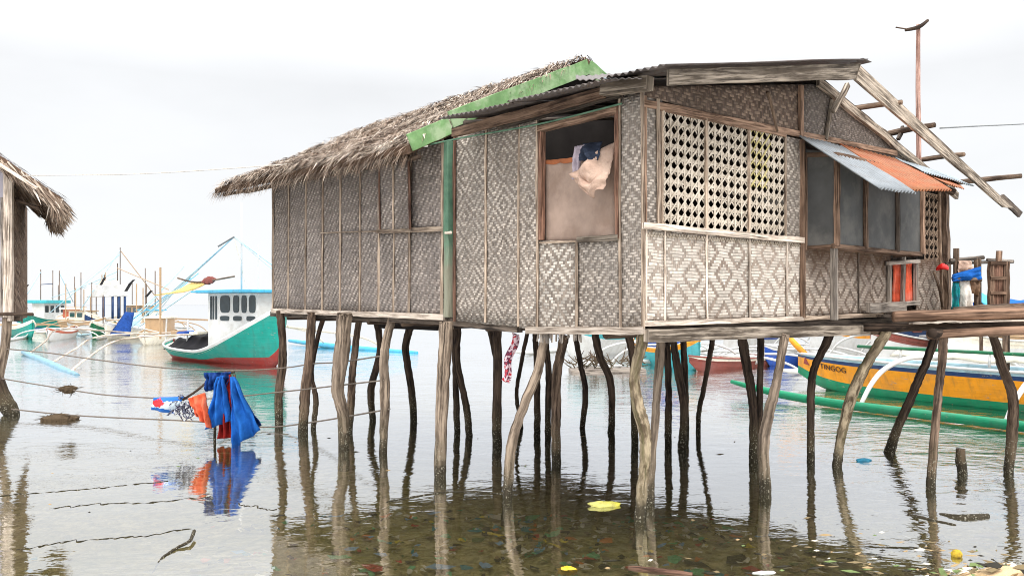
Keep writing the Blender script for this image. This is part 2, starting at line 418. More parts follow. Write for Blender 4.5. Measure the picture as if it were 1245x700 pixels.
# ---- green corner post between the two sections
gp = MB(); gp.board(A.at(545.5, 172, .03), A.at(545.5, 386, .03), .1, .09, A.a, 8, .004)
g_post = gp.build('painted_post', M['green_post'], house, bevel=.008); g_post['label'] = 'green painted post between the two wall sections'
batten(A, 552.5, 164, 552.5, 391, .05, M['red_wood'], d=.03)
batten(A, 541, 283, 549, 283, .03, M['pale_wood'], d=.09, name='cleat')
# ---- wall A, near section
t2 = lambda x: 160 - (x - 553) * (160 - 112) / (752 - 553)
wall_panel('woven_panel', A, [(553, t2(553)), (591, t2(591)), (591, 394), (553, 390)], M['weave_mid'], nx=10, bulge=.022)
wall_panel('woven_panel', A, [(591, t2(591)), (632, t2(632)), (632, 397), (591, 394)], M['weave_mid'], nx=10, bulge=.022)
wall_panel('woven_panel', A, [(632, t2(632)), (655, t2(655)), (655, 402), (632, 398)], M['weave_mid'], d=.008)
batten(A, 591, t2(591), 590, 392, .03, M['bamboo_batten'])
batten(A, 631, t2(631), 630, 397, .032, M['bamboo_batten'])
batten(A, 653, t2(653) + 4, 653, 398, .035, M['bamboo_batten'], d=.035)
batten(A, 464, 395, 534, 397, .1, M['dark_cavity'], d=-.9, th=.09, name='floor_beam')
batten(A, 553, 391, 632, 399, .1, M['dark_wood'], d=-.05, th=.08, name='floor_beam')
# ---- the doorway
batten(A, 659, 158, 658, 292, .05, M['red_wood'], d=.03, th=.06, name='door_jamb')
batten(A, 751, 128, 752, 290, .04, M['red_wood'], d=.03, th=.06, name='door_jamb')
batten(A, 655, 156.5, 752, 133, .085, M['brown_wood'], d=.035, th=.05, name='door_lintel')
pl = wall_panel('plywood_panel', A, [(661, 196), (751, 186), (751, 294), (661, 296)], M['ply'], d=-.02, bulge=.006, label='pinkish plywood sheet closing the lower half of the doorway')
m = MB()
xs = [661 + i * 4.1 for i in range(12)]
top = [A.px(x, 195.5 - (x - 661) * .11 + random.uniform(-.6, .6), -.009) for x in xs]
bot = [A.px(x, 201 + 3.5 * mnoise.noise(Vector((x * .13, 2, 0))) - (x - 661) * .1, -.009) for x in xs]
for i in range(11):
    m.poly([A(*top[i], -.004), A(*top[i + 1], -.004), A(*bot[i + 1], -.004), A(*bot[i], -.004)])
m.build('water_stain', M['ply_stain'], pl)
wall_panel('woven_panel', A, [(653, 293), (701, 292), (701, 404), (653, 402)], M['weave_light'], d=.004, label='bleached woven mat below the doorway')
wall_panel('woven_panel', A, [(703, 290), (753, 288), (753, 403), (703, 402)], M['weave_mid'], d=.014)
batten(A, 701, 292, 701, 400, .035, M['bamboo_batten'], d=.035)
batten(A, 702, 291.5, 752, 289, .055, M['barge_wood'], d=.045, th=.03, name='top_rail')
batten(A, 656, 295, 702, 293.5, .02, M['bamboo_batten'], d=.03)
# ---- corner strip of wall A
wall_panel('woven_panel', A, [(752, 116), (783, 108), (783, 399), (753, 400)], M['weave_mid'], d=.012, bulge=.02)
batten(A, 753, 118, 754, 399, .03, M['bamboo_batten'], d=.035)
batten(A, 781, 112, 782, 399, .04, M['bamboo_batten'], d=.03)
batten(A, 640, 401.5, 783, 402, .07, M['pale_wood'], d=.03, th=.04, name='bottom_rail', seg=12)
# ragged ends of the matting hanging below the floor
m = MB()
for i in range(34):
    x = random.uniform(653, 706); p = A.at(x, 404 + random.uniform(0, 1), random.uniform(.0, .02))
    l = random.uniform(.03, .11)
    m.board(p, p - Vector((random.uniform(-.008, .008), 0, l)), random.uniform(.014, .03), .004, A.a)
m.board(A.at(652, 404.5, .01), A.at(707, 404.5, .01), .02, .022, A.n)
m.build('frayed_matting', M['grey_wood'], house)['label'] = 'frayed lower ends of the bleached mat'
# ---- eave timbers of the near section
batten(A, 551, 162, 735, 112.5, .1, M['brown_wood'], d=.2, th=.05, name='eave_beam', seg=8)
batten(A, 734, 108.5, 790, 101, .12, M['barge_wood'], d=.24, th=.1, name='eave_beam', seg=3)
batten(A, 606, 152, 756, 112, .09, M['dark_wood'], d=.1, th=.06, name='wall_plate', seg=6)
m = MB(); m.tube([A.at(500, 181, .3), A.at(560, 168, .22), A.at(655, 151, .12), A.at(756, 126, .08)], .009, 6, sub=6); m.build('cane_pole', M['green_post'], house)
# ---- wall B
floorB = lambda x: 394 - (x - 783) * (394 - 376) / (1150 - 783)
wall_panel('woven_panel', B, [(783, 118), (804, 122), (804, 277), (783, 275)], M['weave_mid'], d=.004)
batten(B, 800, 120, 801, 276, .045, M['bamboo_batten'], d=.025)
batten(B, 784, 116, 784, 275, .05, M['brown_wood'], d=.02)

def lattice(x0, x1, yt0, yt1, yb0, yb1, mats, pitch, name='lattice_panel', label=None, d=0.0, yellow=None):
    """open cane work: crossing strips with eight-sided holes"""
    c = [B.px(x0, yt0, d), B.px(x1, yt1, d), B.px(x1, yb1, d), B.px(x0, yb0, d)]
    u0, u1 = c[0][0], c[1][0]; zb, zt = (c[2][1] + c[3][1]) / 2, (c[0][1] + c[1][1]) / 2
    nx = max(1, round((u1 - u0) / pitch)); px_ = (u1 - u0) / nx; nz = max(1, round((zt - zb) / pitch)); pz = (zt - zb) / nz
    m = MB()
    def strip(ua, za, ub, zb_, w, dd, mi=0):
        p0, p1 = B(ua, za, d + dd), B(ub, zb_, d + dd); dr = (p1 - p0).normalized()
        j = random.uniform(-.004, .004)
        m.board(p0 + Vector((0, 0, j)), p1 + Vector((0, 0, j)), w * random.uniform(.88, 1.12), .003, B.n.cross(dr), max(1, int((p1 - p0).length / .12)), .0018, m=mi)
    ypx = lambda uc, zc: 1 if yellow and yellow(uc, zc) else 0
    for j in range(nz + 1):
        strip(u0, zb + j * pz, u1, zb + j * pz, pitch * .3, .000)
    for i in range(nx + 1):
        strip(u0 + i * px_, zb, u0 + i * px_, zt, pitch * .25, .005)
    for sgn in (1, -1):
        lo = -nz - 1 if sgn > 0 else 0
        for k in range(-nz - 1, nx + nz + 2):
            # line  x/px - sgn*z/pz = k + .5   in cell units
            pts = []
            for cx in (0, nx):
                cz = (cx - k - .5) * sgn
                if 0 <= cz <= nz: pts.append((cx, cz))
            for cz in (0, nz):
                cx = k + .5 + sgn * cz
                if 0 < cx < nx: pts.append((cx, cz))
            if len(pts) >= 2:
                pts.sort(); (ca, za), (cb, zb2) = pts[0], pts[-1]
                n = max(1, int(abs(cb - ca)))
                for q in range(n):
                    f0, f1 = q / n, (q + 1) / n
                    a0, z0, a1, z1 = ca + (cb - ca) * f0, za + (zb2 - za) * f0, ca + (cb - ca) * f1, za + (zb2 - za) * f1
                    uc, zc = u0 + (a0 + a1) / 2 * px_, zb + (z0 + z1) / 2 * pz
                    strip(u0 + a0 * px_, zb + z0 * pz, u0 + a1 * px_, zb + z1 * pz, pitch * .16, .010 if sgn > 0 else -.005, ypx(uc, zc))
    o = m.build(name, mats, house)
    if label: o['label'] = label
    return o
lattice(806, 857, 134, 144, 277, 281, [M['lattice']], .108, label='bleached cane lattice window beside the corner')
lattice(860, 909, 145, 154, 281, 285, [M['lattice']], .108, label='middle cane lattice window')
yu0 = B.px(912, 0)[0]; yu1 = B.px(934, 0)[0]
lattice(912, 954, 155, 164, 286, 290, [M['lattice'], M['lattice_yellow']], .108, label='cane lattice window with a yellowed patch',
        yellow=lambda u, z: yu0 < u < yu1 and z > 3.22)
lattice(1124, 1145, 236, 238, 318, 316, [M['lattice_brown']], .13, label='narrow brown cane lattice strip at the far corner')
for x, y0, y1 in ((805, 131, 279), (858.5, 142, 283), (910.5, 153, 287), (955, 162, 292)): batten(B, x, y0, x, y1, .03, M['bamboo_batten'], d=.018, th=.02)
batten(B, 803, 133, 955, 165, .035, M['brown_wood'], d=.022, th=.02, name='lattice_rail')
# scalloped cane edge beside the corner
m = MB()
zt_, zb_ = B.px(802, 135)[1], B.px(802, 275)[1]
for i in range(22):
    z = zb_ + (zt_ - zb_) * (i + .5) / 22; u = B.px(802.5, 200)[0]
    ps = [B(u + .012 + .022 * math.sin(a), z + (zt_ - zb_) / 44 * math.cos(a), .03) for a in (0, .8, 1.57, 2.3, 3.14)]
    m.tube(ps, .005, 4)
m.build('scalloped_edging', M['lattice'], house)
batten(B, 782, 274, 977, 292.5, .06, M['pale_wood'], d=.04, th=.03, name='window_rail', seg=10)
rl_ = lambda x: 277 + (x - 783) * 17 / 193
for xa, xb in zip((783, 809, 859.5, 911.5, 957), (809, 859.5, 911.5, 957, 976)):
    wall_panel('woven_panel', B, [(xa, rl_(xa)), (xb, rl_(xb)), (xb, floorB(xb)), (xa, floorB(xa))], M['weave_cream'], nx=9, bulge=.02, label='cream panel woven with concentric diamonds')
m = MB()
ua, ub = B.px(784, 280)[0], B.px(974, 295)[0]; zz0, zz1 = B.px(784, 280)[1], B.px(974, 295)[1]
n = 62
for i in range(n):
    f = i / n; u = ua + (ub - ua) * f; z = zz0 + (zz1 - zz0) * f - .035; w = (ub - ua) / n
    m.tube([B(u, z + .02, .016), B(u + w * .5, z - .018, .02), B(u + w, z + .02, .016)], .0055, 4)
m.build('scalloped_edging', M['lattice'], house)
for x, y0, y1 in ((785.5, 277, 394), (809, 280, 392), (859.5, 285, 390), (911.5, 289, 388), (957, 293, 386)):
    batten(B, x, y0, x, y1, .026, M['pale_wood'], d=.02)
batten(B, 783, 393.5, 977, 387, .05, M['pale_wood'], d=.03, th=.03, name='bottom_rail', seg=10)
wall_panel('woven_panel', B, [(956, 166), (977, 171), (977, 294), (956, 292)], M['weave_mid'], d=.006)
batten(B, 975, 170, 976, 386, .05, M['brown_wood'], d=.03, th=.05, name='wall_post')
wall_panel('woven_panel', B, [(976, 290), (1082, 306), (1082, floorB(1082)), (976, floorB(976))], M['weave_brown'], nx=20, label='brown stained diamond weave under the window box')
batten(B, 1044, 300, 1044, 384, .022, M['dark_wood'], d=.02)
batten(B, 976, 387, 1082, 382, .05, M['bamboo_batten'], d=.03, th=.03, name='bottom_rail')
# big beam under wall B
m = MB(); m.board(B.at(786, 408, .05), B.at(1068, 400.5, .05), .12, .07, (0, 0, 1), 16, .004); m.build('floor_beam', M['barge_wood'], house, bevel=.006)
m = MB(); m.board(B.at(783, 399, -.05), B.at(1150, 389.5, -.05), .09, .1, (0, 0, 1), 12, .004); m.build('floor_beam', M['dark_wood'], house, bevel=.006)
# far end of wall B: low window with orange curtains
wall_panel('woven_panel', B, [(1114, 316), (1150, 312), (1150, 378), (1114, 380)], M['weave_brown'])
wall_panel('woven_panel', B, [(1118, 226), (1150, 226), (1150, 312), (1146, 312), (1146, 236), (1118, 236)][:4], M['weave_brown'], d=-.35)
win = MB()
wf = [(1081, 318, 1081, 372, .05), (1113.5, 316, 1113.5, 371, .05), (1098.5, 312, 1097.5, 379, .05)]
for x0, y0, x1, y1, w in wf: win.board(B.at(x0, y0, .04), B.at(x1, y1, .04), w, .05, B.a, 3, .003)
win.board(B.at(1079, 320, .06), B.at(1117, 317.5, .06), .05, .05, (0, 0, 1)); win.board(B.at(1079, 370.5, .06), B.at(1117, 368, .06), .06, .05, (0, 0, 1))
wfr = win.build('window', M['grey_wood'], house, bevel=.004); wfr['label'] = 'low window with orange curtains'
def curtain(x0, x1, y0, y1, mat, d):
    m = MB(); q = [B.px(x0, y0, d), B.px(x1, y1, d)]
    m.grid(lambda a, b: B(q[0][0] + (q[1][0] - q[0][0]) * a, q[0][1] + (q[1][1] - q[0][1]) * b, d + .025 * math.sin(a * 17) + .01 * math.sin(b * 6 + a * 4)), 24, 6)
    return m.build('curtain', mat, wfr, True, solid=.004)
curtain(1085, 1097, 321, 370, M['orange_cloth'], -.03); curtain(1100, 1108, 320, 370, M['orange_cloth'], -.03)
batten(B, 1055, 374.5, 1100, 373, .12, M['grey_wood'], d=.12, th=.06, name='step_plank', wob=.006)
batten(B, 1146, 222, 1151, 378, .11, M['post_brown'], d=.03, th=.1, name='corner_post', wob=.012, seg=9)
m = MB(); m.tube([B.at(1142, 228, .1), B.at(1143, 300, .1), B.at(1146, 376, .12)], [.022, .02, .02], 7, .12, sub=5); m.build('conduit', M['lattice_brown'], house, True)
m = MB(); m.tube([B.at(1135, 330, .1), B.at(1142, 350, .14), B.at(1146, 374, .12)], .018, 6, .1, sub=4); m.build('forked_branch', M['post_brown'], house, True)
# ---- gable of wall B
gb = lambda x: 122 + (x - 783) * .245
def roofz(s):   # underside of roof over wall B
    return 3.97 + (4.53 - 3.97) * (s + .0) / 3.1 if s < 3.1 else 4.53 - (s - 3.1) * .24
def gable_panel(s0, s1, mat, z0=3.86, d=0.0, label=None):
    m = MB()
    def co(a, b):
        s = s0 + (s1 - s0) * a; return s, z0 + (max(roofz(s) - .02, z0 + .01) - z0) * b
    m.grid(lambda a, b: B(co(a, b)[0], co(a, b)[1], d + .012 * mnoise.noise(Vector((a * 5, b * 2, s0)))), 14, 5, co)
    o = m.build('gable_panel', mat, house, True, solid=.015, offset=0)
    if label: o['label'] = label
sk = B.px(974, 130)[0]
gable_panel(.0, sk, M['weave_gable'], label='brown woven gable half under the roof')
gable_panel(sk, 5.9, M['weave_gable2'], label='grey woven gable half open to the sky side')
batten(B, 782, 125, 1090, 186.5, .065, M['brown_wood'], d=.022, th=.022, name='gable_rail', seg=10)
batten(B, 974, 104, 974, 166, .06, M['brown_wood'], d=.03, th=.04, name='king_post')
batten(B, 1012, 122, 1004, 170, .05, M['barge_wood'], d=.03, th=.03, name='gable_strut')
m = MB(); m.tube([B.at(933, 112, .12), B.at(937, 124, .1), B.at(945, 160, .06)], [.02, .018, .014], 7, .1, sub=4); m.build('gable_stick', M['post_brown'], house, True)
m = MB()
m.board(B(3.0, 4.52, .04), B(6.95, 4.52 - 3.95 * .24, .04), .1, .05, (0, 0, 1), 12, .006); m.build('rafter', M['barge_wood'], house, bevel=.004)
m = MB()
m.board(B(2.9, 4.62, -.03), B(7.05, 4.63 - 4.1 * .24, -.03), .045, .08, (0, 0, 1), 18, .008); m.build('rafter', M['dark_wood'], house, bevel=.004)
# ---- bargeboards in front of wall B
DB = .5
def barge(pts, name='bargeboard', mat=None, th=.035, d=DB, label=None):
    """quad board traced TL TR BR BL in the plane d in front of wall B, with real thickness"""
    q = [B.px(x, y, d) for x, y in pts]; m = MB(); n = 16; o_ = random.uniform(0, 9)
    rows = []
    for i in range(n + 1):
        f = i / n
        tu, tz = q[0][0] + (q[1][0] - q[0][0]) * f, q[0][1] + (q[1][1] - q[0][1]) * f
        bu, bz = q[3][0] + (q[2][0] - q[3][0]) * f, q[3][1] + (q[2][1] - q[3][1]) * f
        j = mnoise.noise(Vector((f * 6, o_, 0))) * .012
        rows.append(m.pts([B(tu, tz + j * .4, d), B(bu, bz + j, d), B(bu, bz + j, d - th), B(tu, tz + j * .4, d - th)]))
    Ln = math.hypot(q[1][0] - q[0][0], q[1][1] - q[0][1]); w = abs(q[0][1] - q[3][1])
    wd = [0, w, w + th, 2 * w + th, 2 * w + 2 * th]
    for i in range(n):
        for k in range(4):
            r = (k + 1) % 4; l0, l1 = Ln * i / n, Ln * (i + 1) / n
            m.face((rows[i][k], rows[i][r], rows[i + 1][r], rows[i + 1][k]), [(o_ + wd[k], l0), (o_ + wd[k + 1], l0), (o_ + wd[k + 1], l1), (o_ + wd[k], l1)])
    m.face(rows[0][::-1], [(0, 0), (0, .1), (.1, .1), (.1, 0)]); m.face(rows[-1], [(0, 0), (0, .1), (.1, .1), (.1, 0)])
    o = m.build(name, mat or M['barge_wood'], house, bevel=.004)
    if label: o['label'] = label
    return o
barge([(814, 84), (1047, 77), (1044, 96), (814, 104)], label='broad grey bargeboard along the iron roof')
barge([(1046, 79), (1233, 253), (1221, 252), (1041, 97)], d=DB + .01, label='long bare bargeboard jutting out past the roof')
barge([(1221, 236), (1244, 258), (1240, 264), (1214, 240)], d=DB - .03, name='bargeboard_tip', mat=M['dark_wood'])
# bare purlin poles carrying the long bargeboard
for (x0, y0), (x1, y1), r, ext in (((1031, 134), (1086, 126), .035, .1), ((1077, 164), (1127, 154), .04, .1), ((1120, 195), (1164, 189), .035, .1), ((1152, 224), (1214, 217), .04, .3)):
    p0, p1 = B.at(x0, y0, -.1), B.at(x1, y1, DB - .06)
    dr = (p1 - p0).normalized()
    m = MB(); m.tube([p0 - dr * .3, p0.lerp(p1, .5) + Vector((0, 0, .01)), p1 + dr * ext], [r, r * .95, r * .85], 9, .1, sub=5)
    m.build('purlin_pole', M['post_brown'], house, True)
m = MB(); m.board(B.at(1013, 136, .1), B.at(1031, 103, .1), .06, .05, B.a, 3, .006); m.build('prop_stick', M['barge_wood'], house, bevel=.004)
m = MB(); m.board(B.at(1092, 170, .1), B.at(1098, 154, .1), .05, .04, B.a, 2, .006); m.build('prop_stick', M['dark_wood'], house, bevel=.004)
m = MB(); m.tube([B.at(1143, 228, .3), B.at(1160, 234, .42)], [.05, .045], 8, .1, sub=3); m.build('purlin_pole', M['post_dark'], house, True)
# ---- corrugated iron over the near section
def corrugated(name, c00, c10, c11, c01, mat, pitch=.076, amp=.011, parent=house, label=None, sag=.0, rows=6, seed=0):
    """c00-c10 is the lower edge (across the waves), c01-c11 the upper edge"""
    w = (Vector(c10) - Vector(c00)).length; nw = max(3, int(w / pitch)) ; nx = nw * 8
    nrm = (Vector(c10) - Vector(c00)).cross(Vector(c01) - Vector(c00)).normalized()
    if nrm.z < 0: nrm = -nrm
    m = MB()
    def fn(a, b):
        p = Vector(c00).lerp(Vector(c10), a).lerp(Vector(c01).lerp(Vector(c11), a), b)
        k = amp * math.sin(a * nw * 2 * math.pi) + .012 * mnoise.noise(Vector((a * 3 + seed, b * 2, 0)))
        return p + nrm * k + Vector((0, 0, -sag * math.sin(b * math.pi)))
    L_ = (Vector(c01) - Vector(c00)).length
    m.grid(fn, nx, rows, lambda a, b: (a * w, b * L_))
    o = m.build(name, mat, parent, True, solid=.003)
    if label: o['label'] = label
    return o
ue0, ze0 = A.px(551, 148, .38); ue1, ze1 = A.px(716, 101, .38)
ZB0, ZB1 = B.px(814, 85, .5)[1], B.px(1047, 78, .5)[1]
ES = -.42                                                     # eave line, just outside wall A
db0 = (A(ue0, 0, .38) - N0).dot(B.n)                          # where the sheets meet the thatch gable
def rz(s_, db):                                               # height of the iron roof over wall B's axes
    f = max(0, min(1, (.5 - db) / (.5 - db0)))
    ze = (ZB0 - .03) * (1 - f) + ze0 * f
    return ze + (ZB1 + .012 - ze) * (s_ - ES) / (3.1 - ES)
cuts = [db0, db0 + 1.25, db0 + 2.5, -.1, .56]
for k in range(4):
    da, dbb = cuts[k] - (.06 if k else 0), cuts[k + 1]; dz = .012 * k
    es = ES - (.0, .04, .0, -.02)[k]
    corrugated('roof_sheet', B(es, rz(es, da) + dz, da), B(es, rz(es, dbb) + dz, dbb), B(3.12, rz(3.12, dbb) + dz, dbb), B(3.12, rz(3.12, da) + dz, da), M['iron_dark'] if k != 2 else M['iron'], seed=k * 7)
for k, (da, dbb) in enumerate(((-.04, -1.3), (-1.2, -2.5), (-2.4, -3.7))):
    dz = k * .012
    corrugated('roof_sheet', B(7.1, ZB1 - .02 - 4.0 * .24 + dz, da), B(7.1, ZB1 - .02 - 4.0 * .24 + dz, dbb), B(3.08, ZB1 + .03 + dz, dbb), B(3.08, ZB1 + .03 + dz, da), M['iron_dark'], seed=30 + k)
m = MB(); m.board(B(3.1, ZB1 + .035, .56), B(3.1, ZB1 + .035, -3.8), .012, .2, (0, 0, 1), 8, .004); m.build('ridge_cap', M['iron_dark'], house)
corrugated('roof_sheet', A.at(700, 97, .44), A.at(780, 96, .44), A.at(780, 90, -.5), A.at(700, 92, -.5), M['iron_dark'], seed=51, amp=.006, label='loose dark sheet lapped over the eave')
for db in (-.6, -1.6, -2.6):
    m = MB(); m.tube([B(.0, rz(.0, db) - .05, db), B(3.0, rz(3.0, db) - .05, db)], .035, 7, .1, sub=4); m.build('rafter', M['dark_wood'], house, True)
# ---- thatched roof of the far section
UG = A.px(500, 174, .55)[0] + .03                       # u of the green gable end
UE = 10.1
EZ0 = A.px(500, 176, .55)[1]; EZ1 = A.px(255, 231, .55)[1]
k_ = (714 - CX) / F; RD = (k_ * (N0.y + A.a.y * UG) - N0.x - A.a.x * UG) / (A.n.x - k_ * A.n.y)
ZR0 = A.px(714, 71, RD)[1]; ZR1 = ZR0 + .1; print('UG', UG, 'RD', RD, 'ZR0', ZR0)
DE = .55
def thz(u, d):
    f = (u - UG) / (UE - UG); ze = EZ0 + (EZ1 - EZ0) * f; zr = ZR0 + (ZR1 - ZR0) * f
    if d > RD: k = (DE - d) / (DE - RD)
    else: k = (d - (2 * RD - DE)) / (DE - RD)
    return ze + (zr - ze) * k - .05 * math.sin(math.pi * max(0, min(1, k)))
m = MB()
for sgn in (1, -1):
    dd = lambda b: RD + sgn * (DE - RD) * (1 - b)
    rows = [(.0), .25, .5, .75, 1.0]
    top = [[m.pts([A(UG + (UE - UG) * i / 10, thz(UG + (UE - UG) * i / 10, dd(b)), dd(b))])[0] for i in range(11)] for b in rows]
    low = [[m.pts([A(UG + (UE - UG) * i / 10, thz(UG + (UE - UG) * i / 10, dd(b)) - .1, dd(b))])[0] for i in range(11)] for b in rows]
    q4 = [(0, 0), (1, 0), (1, 1), (0, 1)]
    for j in range(4):
        for i in range(10):
            m.face((top[j][i], top[j][i + 1], top[j + 1][i + 1], top[j + 1][i]), q4); m.face((low[j][i], low[j + 1][i], low[j + 1][i + 1], low[j][i + 1]), q4)
    for i in range(10): m.face((top[0][i], low[0][i], low[0][i + 1], top[0][i + 1]), q4)
    for e in (0, 10):
        for j in range(4): m.face((top[j][e], top[j + 1][e], low[j + 1][e], low[j][e]), q4)
th = m.build('thatch_roof', M['thatch_base'], house); th['label'] = 'shaggy straw thatch over the far half of the house'
m = MB()
def blade(p, dirv, L_, w, nrm, col, droop=.0):
    sd = dirv.cross(nrm).normalized() * w
    p1 = p + dirv * L_ * .55; p2 = p + dirv * L_ + Vector((0, 0, -droop))
    i = m.pts([p - sd, p + sd, p1 + sd * .8, p1 - sd * .8, p2])
    m.face((i[0], i[1], i[2], i[3]), [(col, 0), (col, 0), (col, .5), (col, .5)]); m.face((i[3], i[2], i[4]), [(col, .5), (col, .5), (col, 1)])
def slope_dir(sgn):
    a_ = A(5, thz(5, RD + sgn * .5), RD + sgn * .5); b_ = A(5, thz(5, RD + sgn * 1.5), RD + sgn * 1.5)
    return (b_ - a_).normalized()
for sgn, cnt in ((1, 23000), (-1, 2500)):
    dn = slope_dir(sgn); nrm = dn.cross(A.a); nrm = nrm if nrm.z > 0 else -nrm
    for i in range(cnt):
        wild = random.random() < .3
        if i % 11 == 0: tu, tb, tk, tc, tl = random.uniform(UG + .06, UE), (math.floor(random.random() * 12) + random.random() ** 2) / 12, random.gauss(0, .5), random.gauss(0, .16), random.uniform(-.02, .07)
        u = min(UE, max(UG + .06, tu + random.gauss(0, .06))); b = min(1, max(0, tb + random.gauss(0, .014)))
        d = RD + sgn * (DE - RD) * b
        L_ = random.uniform(.12, .34); k = tk + random.gauss(0, .7 if wild else .2)
        dirv = (dn + A.a * k + nrm * random.uniform(-.04, .34 if wild else .2)).normalized()
        lump = tl + .05 * mnoise.noise(Vector((u * 2.2, d * 2.2, 1)))
        p = A(u, thz(u, d) + random.uniform(.0, .055) + lump, d)
        blade(p, dirv, L_, random.uniform(.007, .018), nrm, min(1, max(0, tc + random.gauss(.52, .26))), random.uniform(0, .09))
    for i in range(1700 if sgn > 0 else 200):                       # eave fringe
        u = random.uniform(UG + .1, UE + .05)
        d = RD + sgn * (DE - RD) * random.uniform(.93, 1.0)
        dirv = (dn + A.a * random.gauss(0, .35) + Vector((0, 0, -random.uniform(.1, 1.6)))).normalized()
        blade(A(u, thz(u, d) - random.uniform(.0, .1), d), dirv, random.uniform(.08, .27), random.uniform(.006, .013), nrm, min(1, max(0, random.gauss(.38, .25))), .04)
    for i in range(900):                                            # rake fringe on the far end
        b = random.random(); d = RD + sgn * (DE - RD) * b; u = UE - random.uniform(0, .25)
        dirv = (A.a * random.uniform(.2, 1) + dn * random.uniform(.4, 1.2) + Vector((0, 0, random.uniform(-.7, .05)))).normalized()
        blade(A(u, thz(u, d) + random.uniform(-.08, .04), d), dirv, random.uniform(.12, .3), .007, nrm, min(1, max(0, random.gauss(.45, .25))), .04)
for i in range(1300):
    u = random.uniform(UG, UE); d = RD + random.uniform(-.1, .1); sg = random.choice((1, -1))
    dirv = (A.n * sg * random.uniform(.6, 1) + A.a * random.gauss(0, .5) + Vector((0, 0, random.uniform(-.5, .02)))).normalized()
    blade(A(u, thz(u, RD) + random.uniform(.0, .05), d), dirv, random.uniform(.1, .24), .008, Vector((0, 0, 1)), min(1, max(0, random.gauss(.45, .25))), .05)
m.build('straw', M['thatch'], th)
# eave pole and far-end poles
m = MB(); m.tube([A(UG, EZ0 - .12, .42), A((UG + UE) / 2, (EZ0 + EZ1) / 2 - .13, .42), A(UE - .1, EZ1 - .12, .42)], .03, 7, .1, sub=8); m.build('eave_pole', M['post_dark'], house, True)
for s_ in (0.0, -2.43, -4.8):
    m = MB(); m.tube([A(8.2, thz(8.2, s_ if s_ < 0 else .1) - .2, s_), A(UE - .05, thz(9.7, s_ if s_ < 0 else .1) - .2, s_)], .04, 7, .1, sub=3); m.build('purlin_pole', M['post_dark'], house, True)
# green gable boards
def gboard(p0, p1, w, label):
    m = MB(); m.board(p0, p1, w, .03, (0, 0, 1), 10, .003); o = m.build('bargeboard', M['green_paint'], house, bevel=.004); o['label'] = label
ug = UG - .03
apx = A(ug, A.px(714, 74, RD)[1] - .09, RD)
e0 = A.at(497, 176, DE); e0 = A(ug, A.px(500, 174, DE)[1], DE + .02)
jn = e0.lerp(apx, .20)
gboard(e0, jn, .2, 'short lower green bargeboard of the thatch gable')
gboard(jn + Vector((0, 0, .07)), apx, .2, 'long bright green bargeboard of the thatch gable')
gboard(apx + Vector((0, 0, .0)), A(ug, thz(UG, RD - .9) + .0, RD - .9), .2, 'green bargeboard descending behind the ridge')
# gable infill under the green boards and at the far end
def gable_fill(u, mat, zlo):
    m = MB()
    m.poly([A(u, zlo, 0), A(u, thz(u, 0) - .12, 0), A(u, thz(u, RD) - .14, RD), A(u, thz(u, -4.86) - .12, -4.86), A(u, zlo, -4.86)], [(0, 0), (0, .5), (2.4, 2), (4.9, .5), (4.9, 0)])
    m.build('gable_panel', mat, house, solid=.02)
gable_fill(UG + .12, M['dark_cavity'], 3.8); gable_fill(8.68, M['weave_a'], 1.85)  # near infill takes the painted interior darkness
# ---- the box window with its awning
d0 = .36
sL = B.px(977, 250)[0]; sR = sL + 2.2
zb, zt_ = 2.63, 3.62
def bp(s_, z, d): return B(s_, z, d)
bay = MB(); bay.board(bp(sL, zb, .03), bp(sL, zb, d0), .04, .03, (0, 0, 1)); bay.board(bp(sL - .02, zb, d0), bp(sR, zb, d0), .05, .05, (0, 0, 1), 8, .003)
bay.board(bp(sR, zb, .03), bp(sR, zb, d0), .05, .04, (0, 0, 1)); bay.board(bp(sL, zt_, d0), bp(sR, zt_, d0), .06, .05, (0, 0, 1), 6, .003); bay.board(bp(sL, zt_ + .04, .03), bp(sL, zt_, d0), .05, .04, (0, 0, 1))
bay.board(bp(sL, zb - .03, .03), bp(sL, zt_ + .06, .03), .05, .04, B.a); bay.board(bp(sR, zb - .03, .04), bp(sR, zt_ + .03, .04), .05, .04, B.a); bay.board(bp(sR, zt_, .03), bp(sR, zt_, d0), .05, .04)
bay = bay.build('window_box', M['brown_wood'], house, bevel=.004); bay['label'] = 'projecting box window of grey sheets under the awning'
def bquad(name, ps, mat, par, lab=None):
    m = MB(); ps = [Vector(p) for p in ps]
    w = (ps[1] - ps[0]).length; h_ = (ps[3] - ps[0]).length
    m.grid(lambda a, b: ps[0].lerp(ps[1], a).lerp(ps[3].lerp(ps[2], a), b), 6, 6, lambda a, b: (a * w, b * h_))
    o = m.build(name, mat, par, solid=.008)
    if lab: o['label'] = lab
    return o
bquad('sheet_pane', [bp(sL, zb + .01, .03), bp(sL, zb + .01, d0), bp(sL, zt_ + .02, d0), bp(sL, zt_ + .1, .03)], M['tin_pane'], bay)
ss = [sL, sL + .68, sL + 1.5, sR]
for i in range(3): bquad('sheet_pane', [bp(ss[i], zb + .02, d0 - .005), bp(ss[i + 1], zb + .02, d0 - .005), bp(ss[i + 1], zt_, d0 - .005), bp(ss[i], zt_, d0 - .005)], M['tin_pane'], bay)
bquad('box_floor', [bp(sL, zb, .03), bp(sR, zb, .03), bp(sR, zb, d0), bp(sL, zb, d0)], M['brown_wood'], bay)
